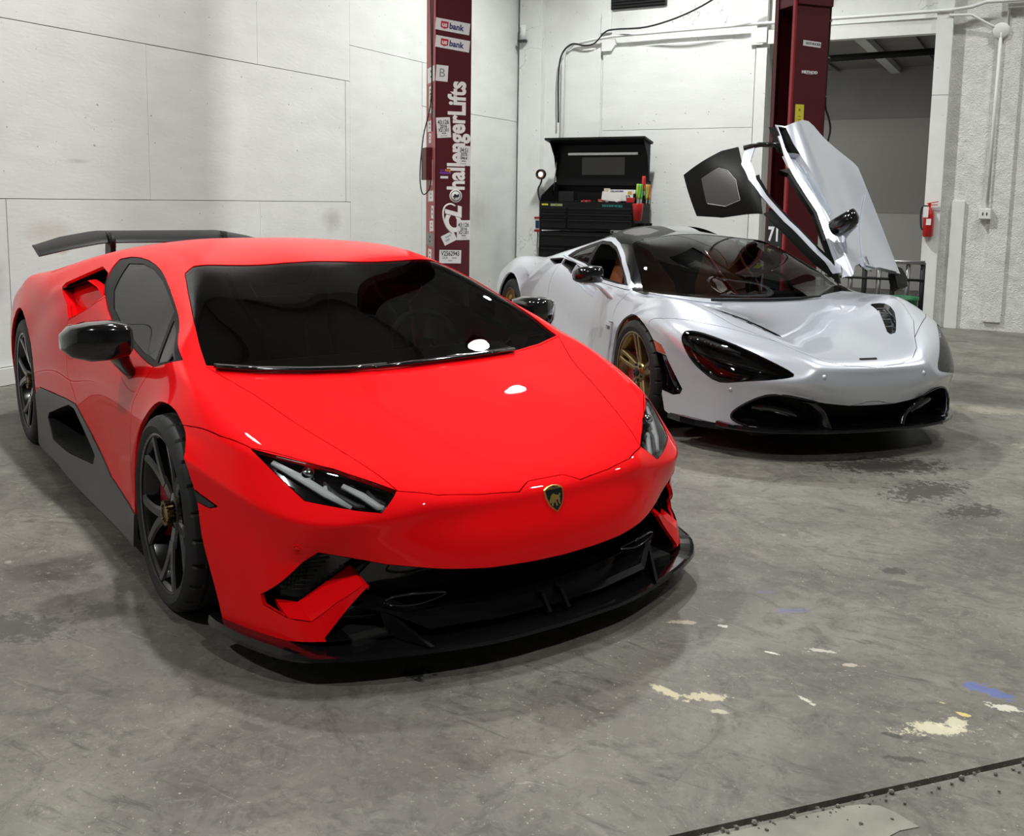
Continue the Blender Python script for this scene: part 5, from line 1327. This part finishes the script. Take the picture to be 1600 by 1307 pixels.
# side stickers, control box and cord
SF = ((0, -1, 0), (-1, 0, 0)); 
rs_ = random.Random(5)
for k, (z_, h2, w2, mm) in enumerate(((2.52, .14, .15, 'sticker'), (2.36, .11, .06, 'sticker'), (2.25, .16, .07, 'sticker'), (2.16, .07, .06, 'grey_tape'), (2.05, .10, .10, 'sticker'), (1.94, .09, .05, 'sticker'), (1.62, .24, .06, 'sticker'), (1.40, .10, .11, 'sticker'), (1.25, .12, .05, 'sticker'), (1.12, .10, .08, 'sticker'), (.99, .12, .15, 'grey_tape'), (.84, .12, .07, 'sticker'))):
    sticker(post, 'side_sticker', Vector((-w_ / 2 - .0045, .13 + rs_.uniform(-.05, .05), z_)), *SF, w2 * 1.5, h2, rs_.uniform(-.08, .08), mm, [('IIIIIII', h2 * .25, 0, h2 * .2, 'ink', .5, 0), ('00000', h2 * .2, 0, -h2 * .15, 'ink', .5, 0)])
box('switch_box', (-w_ / 2 - .035, .17, 1.70), (.06, .16, .30), 'post_red', post, bevel=.004)
tube('cord', crspline([(-w_ / 2 - .012, .20, 3.9), (-w_ / 2 - .012, .12, 2.9), (-w_ / 2 - .01, .12, 2.3), (-w_ / 2 - .05, .24, 1.95), (-w_ / 2 - .075, .26, 1.6), (-w_ / 2 - .06, .22, 1.42), (-w_ / 2 - .02, .14, 1.46), (-w_ / 2 - .01, .12, 1.55)], 6), .0055, 'rubber', post, 6)
tube('cord', [(-w_ / 2 - .008, .07, 3.9), (-w_ / 2 - .008, .10, 2.0)], .005, 'rubber', post, 6)

# ---------------------------------------------------------------- right lift column
post2 = empty('lift_column', (-1.76, 8.40, 0), R(48), 'red car lift column with an open channel, standing beside the upswung door', 'car lift')
bm = BM()
add_box(bm, (0, .006, 1.95), (.33, .012, 3.9), bevel=.003); add_box(bm, (.159, .15, 1.95), (.012, .30, 3.9), bevel=.003); add_box(bm, (0, .30, 1.95), (.33, .012, 3.9), bevel=.003)
add_box(bm, (-.159, .03, 1.95), (.012, .05, 3.9), bevel=.003); add_box(bm, (-.159, .28, 1.95), (.012, .05, 3.9), bevel=.003)
obj('column', bm, 'post_red', post2)
box('upper_sleeve', (.012, .15, 3.32), (.34, .335, .62), 'post_red', post2, bevel=.004)
box('flange', (-.172, .012, 1.95), (.018, .028, 3.86), mat('flange_red', (.30, .02, .025), .4), post2)
box('carriage', (-.06, .15, .85), (.17, .20, .9), mat('carriage_red', (.20, .010, .015), .4), post2, bevel=.006)
box('base_plate', (0, .15, .01), (.40, .36, .02), 'post_red', post2)
F2 = ((1, 0, 0), (0, -1, 0))
sticker(post2, 'sticker', Vector((.0, -.001, 2.70)), *F2, .175, .045, -.05, 'sticker', [('GOT-FUCKR', .026, .01, 0, 'ink', 1.0, .001)])
sticker(post2, 'sticker', Vector((-.01, -.001, 2.465)), *F2, .145, .030, 0, 'post_red', [('METHOD', .030, 0, .003, 'sticker', 1.25, .002), ('RACE WHEELS', .008, 0, -.012, 'sticker', 1.4, 0)])
sticker(post2, 'warning_sticker', Vector((-.09, -.001, 2.125)), *F2, .085, .155, 0, 'yellow', [('IIII', .03, 0, .03, 'ink', .7, 0), ('xxxxx', .012, 0, -.02, 'ink', 1, 0), ('xxxxx', .012, 0, -.045, 'ink', 1, 0)])
tube('hydraulic_hose', crspline([(.185, .02, 3.9), (.185, .02, 2.9), (.178, .02, 2.4), (.185, .02, 2.2), (.225, .02, 2.1), (.245, .02, 2.0), (.21, .02, 1.86), (.185, .03, 1.80), (.19, .04, 1.5)], 6), .009, 'rubber', post2, 6)
for z_ in (2.9, 2.6, 2.28): box('clip', (.178, .01, z_), (.025, .02, .012), 'steel', post2)

# ---------------------------------------------------------------- tool chest
tc_ = empty('tool_chest', (-5.03, 11.15, 0), 0, 'tall black rolling tool chest with its lid raised against the back wall', 'tool chest')
W_, D_ = 1.31, .56
hw = W_ / 2
mat('chest_black', (.008, .008, .009), .5, 0, 0, .03, .2)
def tb(name, x0, x1, y0, y1, z0, z1, m_='chest_black', parent=tc_, bevel=.004): return box(name, ((x0 + x1) / 2, (y0 + y1) / 2, (z0 + z1) / 2), (x1 - x0, y1 - y0, z1 - z0), m_, parent, bevel=bevel)
tb('lower_cabinet', -hw, hw, .02, D_, .13, .98); tb('upper_chest', -hw, hw, .02, D_, 1.0, 1.36)
for x0, x1 in ((-hw, -hw + .012), (hw - .012, hw)):
    bm = BM(); add_prism(bm, [(x0, .02, 1.36), (x0, D_, 1.36), (x0, D_, 1.62), (x0, D_ - .12, 1.62), (x0, .06, 1.44)], (x1 - x0, 0, 0)); obj('side_wing', bm, 'chest_black', tc_)
tb('back_panel', -hw, hw, D_ - .012, D_, 1.36, 1.64)
lid = tb('lid', -hw, hw, D_ - .06, D_ - .045, 1.58, 2.10)
bm = BM(); add_prism(bm, [(-hw - .05, D_ - .05, 2.10), (-hw - .05, D_ - .33, 2.16), (-hw - .05, D_ - .33, 2.185), (-hw - .05, D_ - .03, 2.13)], (W_ + .08, 0, 0)); obj('lid_top', bm, 'chest_black', lid)
for x0 in (-hw, hw - .012):
    bm = BM(); add_prism(bm, [(x0, D_ - .05, 1.60), (x0, D_ - .05, 2.11), (x0, D_ - .30, 2.16), (x0, D_ - .14, 1.95)], (.012, 0, 0)); obj('lid_side', bm, 'chest_black', lid)
box('light_bar', (.02, D_ - .085, 1.985), (.98, .03, .032), 'steel', lid, bevel=.004); box('lid_sheet', (.02, D_ - .064, 1.83), (.60, .004, .225), mat('sheet_grey', (.07, .07, .07), .5), lid)
tube('gas_strut', [(-hw + .03, D_ - .1, 1.98), (-hw + .03, D_ - .2, 1.50)], .008, 'steel', tc_, 6)
def drawer(x0, x1, z0, z1, par=tc_):
    d_ = tb('drawer', x0, x1, 0, .03, z0, z1, 'chest_black', par, .003)
    tb('handle', x0 + .01, x1 - .01, -.012, .004, z1 - .016, z1 - .002, 'satin_black', d_, .002)
xs_ = -hw + .035; xm0, xm1 = -.262, -.235; xe = hw - .02
for z0, z1 in ((1.225, 1.29), (1.15, 1.215), (1.03, 1.14)): drawer(xs_, xm0, z0, z1); drawer(xm1, xe, z0, z1)
drawer(xs_, xe, .80, .95)
for z0, z1 in ((.64, .77), (.46, .62), (.16, .44)): drawer(xs_, xm0, z0, z1); drawer(xm1, xe, z0, z1)
bm = BM(); add_box(bm, (.44, .005, 1.0), (.17, .012, .04), bevel=.005); npl = obj('nameplate', bm, 'steel', tc_); box('nameplate_field', (.44, -.003, 1.0), (.155, .004, .028), 'satin_black', npl)
text_obj('nameplate_lettering', 'HUSKY', .022, face_M((.44, -.006, 1.0), (1, 0, 0), (0, -1, 0)), 'sticker', npl, .0005, 1.2, .0008)
st = sticker(tc_, 'chest_sticker', Vector((-.575, .018, 1.325)), *F2, .09, .022, 0, 'yellow'); sticker(tc_, 'chest_sticker', Vector((-.41, .018, 1.322)), *F2, .17, .028, 0, mat('olive', (.32, .36, .16), .5), [('IIIIIIIIII', .02, 0, 0, 'dark_grey', .8, 0)])
text_obj('chest_lettering', 'THIS IS HOW WE SELL!', .040, face_M((.36, .018, 1.318), (1, 0, 0), (0, -1, 0)), mat('teal', (.02, .25, .20), .5), tc_, .0005, .68, .001)
for sx in (-1, 1):
    for dy in (.08, D_ - .08):
        bm = BM(); add_lathe(bm, [(.0001, -.02), (.055, -.02), (.06, -.012), (.06, .012), (.055, .02), (.0001, .02)], 18, 'X', (sx * .55, dy, .06)); add_box(bm, (sx * .55, dy, .115), (.06, .07, .03)); obj('caster', bm, 'rubber', tc_)
TX, TY = -5.03, 11.15
def T(name, c, s_, m_, label, cat, group=None, rot=None, bevel=.004, parent=None):
    o = box(name, (0, 0, 0), s_, m_, parent, rot, bevel)
    if parent is None: o.location = (TX + c[0], TY + c[1], c[2]); tag(o, label, cat, group)
    return o
T('black_case', (-.33, .20, 1.43), (.21, .14, .135), 'satin_black', 'small black box on the left of the tool chest top', 'box')
lp_ = empty('work_lamp', (TX - .70, TY + .10, 1.40), 0, 'small glowing work lamp clamped on the left corner of the tool chest', 'lamp')
tube('bent_arm', crspline([(.036, 0, -.05), (.0, 0, .0), (-.02, 0, .12), (.02, 0, .20), (.04, -.01, .27)], 5), .010, 'satin_black', lp_)
bm = BM(); add_lathe(bm, [(.0001, .04), (.045, .04), (.065, .0), (.065, -.05), (.058, -.05), (.05, -.03), (.0001, -.03)], 20, 'Y', (.045, -.03, .31)); obj('lamp_head', bm, 'satin_black', lp_)
bm = BM(); add_lathe(bm, [(.0001, -.036), (.030, -.036)], 16, 'Y', (.045, -.03, .31)); obj('lamp_bulb', bm, mat('bulb', (1, .8, .6), .4, emit=(1, .62, .42), estr=9), lp_)
T('gold_card', (.125, .40, 1.485), (.085, .01, .115), mat('cream', (.62, .56, .40), .5), 'small cream card with a dark drawing standing on the tool chest', 'card')
T('orange_tool', (.10, .32, 1.385), (.11, .05, .035), mat('orange_red', (.50, .08, .03), .5), 'small orange tool block on the tool chest beside the cream card', 'tool')
T('red_pliers', (-.05, .15, 1.375), (.11, .05, .025), mat('tool_red', (.45, .012, .015), .4), 'red handled tool lying on the middle of the tool chest', 'tool', rot=Matrix.Rotation(.4, 3, 'Z'))
T('red_block', (.52, .25, 1.395), (.11, .06, .06), 'tool_red', 'red block on the right of the tool chest top', 'tool')
T('spray_cap', (.51, .38, 1.50), (.035, .035, .05), 'white_plastic', 'white round cap at the right on the tool chest', 'cap', bevel=.012)
pt_ = empty('number_plate', (TX + .33, TY + .36, 1.455), 0, 'white number plate propped up on the tool chest behind a sheet of paper', 'plate')
box('plate', (0, 0, 0), (.34, .006, .145), 'sticker_white', pt_, bevel=.006); box('emblem', (.125, -.004, .03), (.055, .002, .04), 'gold', pt_)
text_obj('plate_lettering', 'OKLAHOMA', .032, face_M((-.05, -.0045, .05), (1, 0, 0), (0, -1, 0)), 'navy', pt_, .0004, 1, .001); text_obj('plate_lettering', '12', .075, face_M((.10, -.0045, -.03), (1, 0, 0), (0, -1, 0)), 'ink', pt_, .0004, .9, .003)
T('paper_sheet', (.235, .28, 1.435), (.26, .004, .11), 'sticker_white', 'torn white sheet of paper leaning on the number plate', 'paper', rot=Matrix.Rotation(.12, 3, 'Y'), bevel=0)
rw = random.Random(2)
for k in range(8):
    o = T('socket_wrench', (-.18 + k * .085, .08 + rw.uniform(0, .06), 1.372), (.018, .07, .018), 'steel' if k % 3 else 'satin_black', 'small steel socket lying along the front of the tool chest top', 'socket', 'sockets on the tool chest')
# tool pouch of coloured handles at the right end
hd = empty('tool_rack', (TX + hw + .012, TY + .18, 1.45), 0, 'black rack on the right side of the tool chest', 'rack')
box('rack_plate', (.01, .08, 0), (.02, .42, .30), 'chest_black', hd, bevel=.004)
HC = [((.30, .55, .06), 'green'), ((.10, .50, .08), 'leaf'), ((.62, .03, .03), 'redh'), ((.40, .55, .10), 'lime'), ((.65, .22, .03), 'orangeh')]
for k, (c_, nm) in enumerate(HC):
    o = empty('pliers', (TX + hw + .05, TY + .0 + k * .092, 1.44 + (.10 if k == 2 else 0)), 0, '%s handled pliers hanging on the side of the tool chest' % ('yellow-green', 'bright green', 'red', 'lime green', 'orange')[k], 'pliers', 'pliers on the tool chest side')
    for s2 in (-1, 1): tube('handle', crspline([(0, .0, -.03), (0, s2 * .024, .03), (0, s2 * .026, .09), (0, s2 * .016, .15)], 4), .016, mat('h_' + nm, c_, .4), o, 7)
    box('jaw', (0, 0, -.05), (.02, .03, .07), 'steel', o)
o = empty('red_funnel', (TX + hw + .06, TY - .02, 1.25), 0, 'red plastic cup hooked on the front right corner of the tool chest', 'cup')
bm = BM(); add_lathe(bm, [(.06, .10), (.066, .105), (.068, .10), (.05, -.10), (.0001, -.10)], 20, 'Z'); obj('cup_body', bm, 'tool_red', o)
o = empty('can_holder', (TX + hw + .055, TY + .25, 1.0), 0, 'black spray can holder on the right side of the tool chest', 'holder')
box('tray', (0, 0, -.10), (.10, .36, .02), 'chest_black', o)
for k in range(3): box('divider', (0, -.12 + k * .12, .0), (.10, .012, .22), 'chest_black', o)
sq = empty('floor_squeegee', (TX - hw - .16, TY + .3, 0), 0, 'red and blue handled scraper standing at the left of the tool chest', 'scraper')
box('head', (0, 0, 1.06), (.075, .04, .15), 'sticker', sq, bevel=.004); box('cap', (0, 0, 1.145), (.09, .05, .03), 'tool_red', sq); box('cap', (0, 0, .975), (.09, .05, .03), 'tool_red', sq); box('label', (0, -.022, 1.06), (.05, .004, .10), 'navy', sq)
tube('pole', [(0, 0, .97), (-.04, 0, .02)], .010, 'steel', sq); tube('pole', [(.05, .02, .97), (.02, .02, .02)], .012, 'satin_black', sq)

# ---------------------------------------------------------------- fire extinguisher
fe = empty('fire_extinguisher', (-1.085, 11.80, 1.03), 0, 'red fire extinguisher hanging on the white door jamb', 'fire extinguisher')
bm = BM(); add_lathe(bm, [(.0001, 0), (.045, .0), (.056, .012), (.056, .24), (.045, .29), (.022, .31), (.022, .33), (.0001, .33)], 24, 'Z'); obj('cylinder', bm, mat('ext_red', (.50, .008, .010), .25, 0, .6), fe)
bm = BM(); add_box(bm, (.005, -.056, .17), (.05, .004, .07)); obj('label', bm, 'sticker_white', fe)
box('tag', (-.03, -.065, .28), (.055, .002, .12), 'sticker_white', fe)
bm = BM(); add_box(bm, (0, 0, .35), (.03, .03, .05)); add_box(bm, (.03, 0, .385), (.12, .018, .010), Matrix.Rotation(-.2, 3, 'Y')); add_box(bm, (.035, 0, .36), (.10, .016, .008)); obj('valve', bm, 'ext_red', fe)
tube('hose', crspline([(-.01, -.01, .345), (-.07, -.01, .34), (-.085, -.01, .25), (-.075, -.01, .12), (-.06, -.02, .08)], 5), .010, 'rubber', fe, 7)
box('bracket', (0, .06, .2), (.04, .05, .24), 'steel', fe)

# ---------------------------------------------------------------- sign, rack by the doorway
sp_ = box('sign_plate', (-.172, .155, .62), (.008, .225, 1.24), 'satin_black', post2)
for (tx, sz, zz) in (('71', .17, 1.11), ('CREW', .05, .99)):
    text_obj('lettering', tx, sz, face_M((-.1775, .15, zz), (0, -1, 0), (-1, 0, 0)), 'sticker_white', sp_, .0004, 1.05, .005 if tx == '71' else .001)
rk = empty('steel_rack', (-1.60, 10.6, 0), 0, 'low steel rail rack with upright tubes behind the upswung door', 'rack')
tube('top_rail', [(-.55, 0, .80), (.62, 0, .80)], .022, 'steel', rk); tube('lower_rail', [(-.55, 0, .62), (.62, 0, .62)], .014, 'satin_black', rk)
for k in range(9): tube('upright', [(-.52 + k * .14, .02, .0), (-.52 + k * .14, .02, .80)], .026, mat('dull_steel', (.20, .20, .20), .35, .9) if k % 2 else 'satin_black', rk)
gb = empty('green_bin', (-1.14, 10.35, 0), 0, 'dark green bin by the doorway, right of the steel rack', 'bin')
bm = BM(); add_lathe(bm, [(.0001, .0), (.12, 0), (.14, .46), (.15, .47), (.15, .44)], 20, 'Z'); obj('bin_body', bm, mat('bin_green', (.01, .12, .04), .5), gb)
fs = empty('framed_notice', (-3.17, 16.97, 2.05), 0, 'small black framed notice on the far wall of the dim room', 'notice')
box('frame', (0, 0, 0), (.26, .03, .2), 'satin_black', fs); box('sheet', (0, -.02, 0), (.2, .004, .14), mat('pink', (.5, .25, .25), .6), fs)
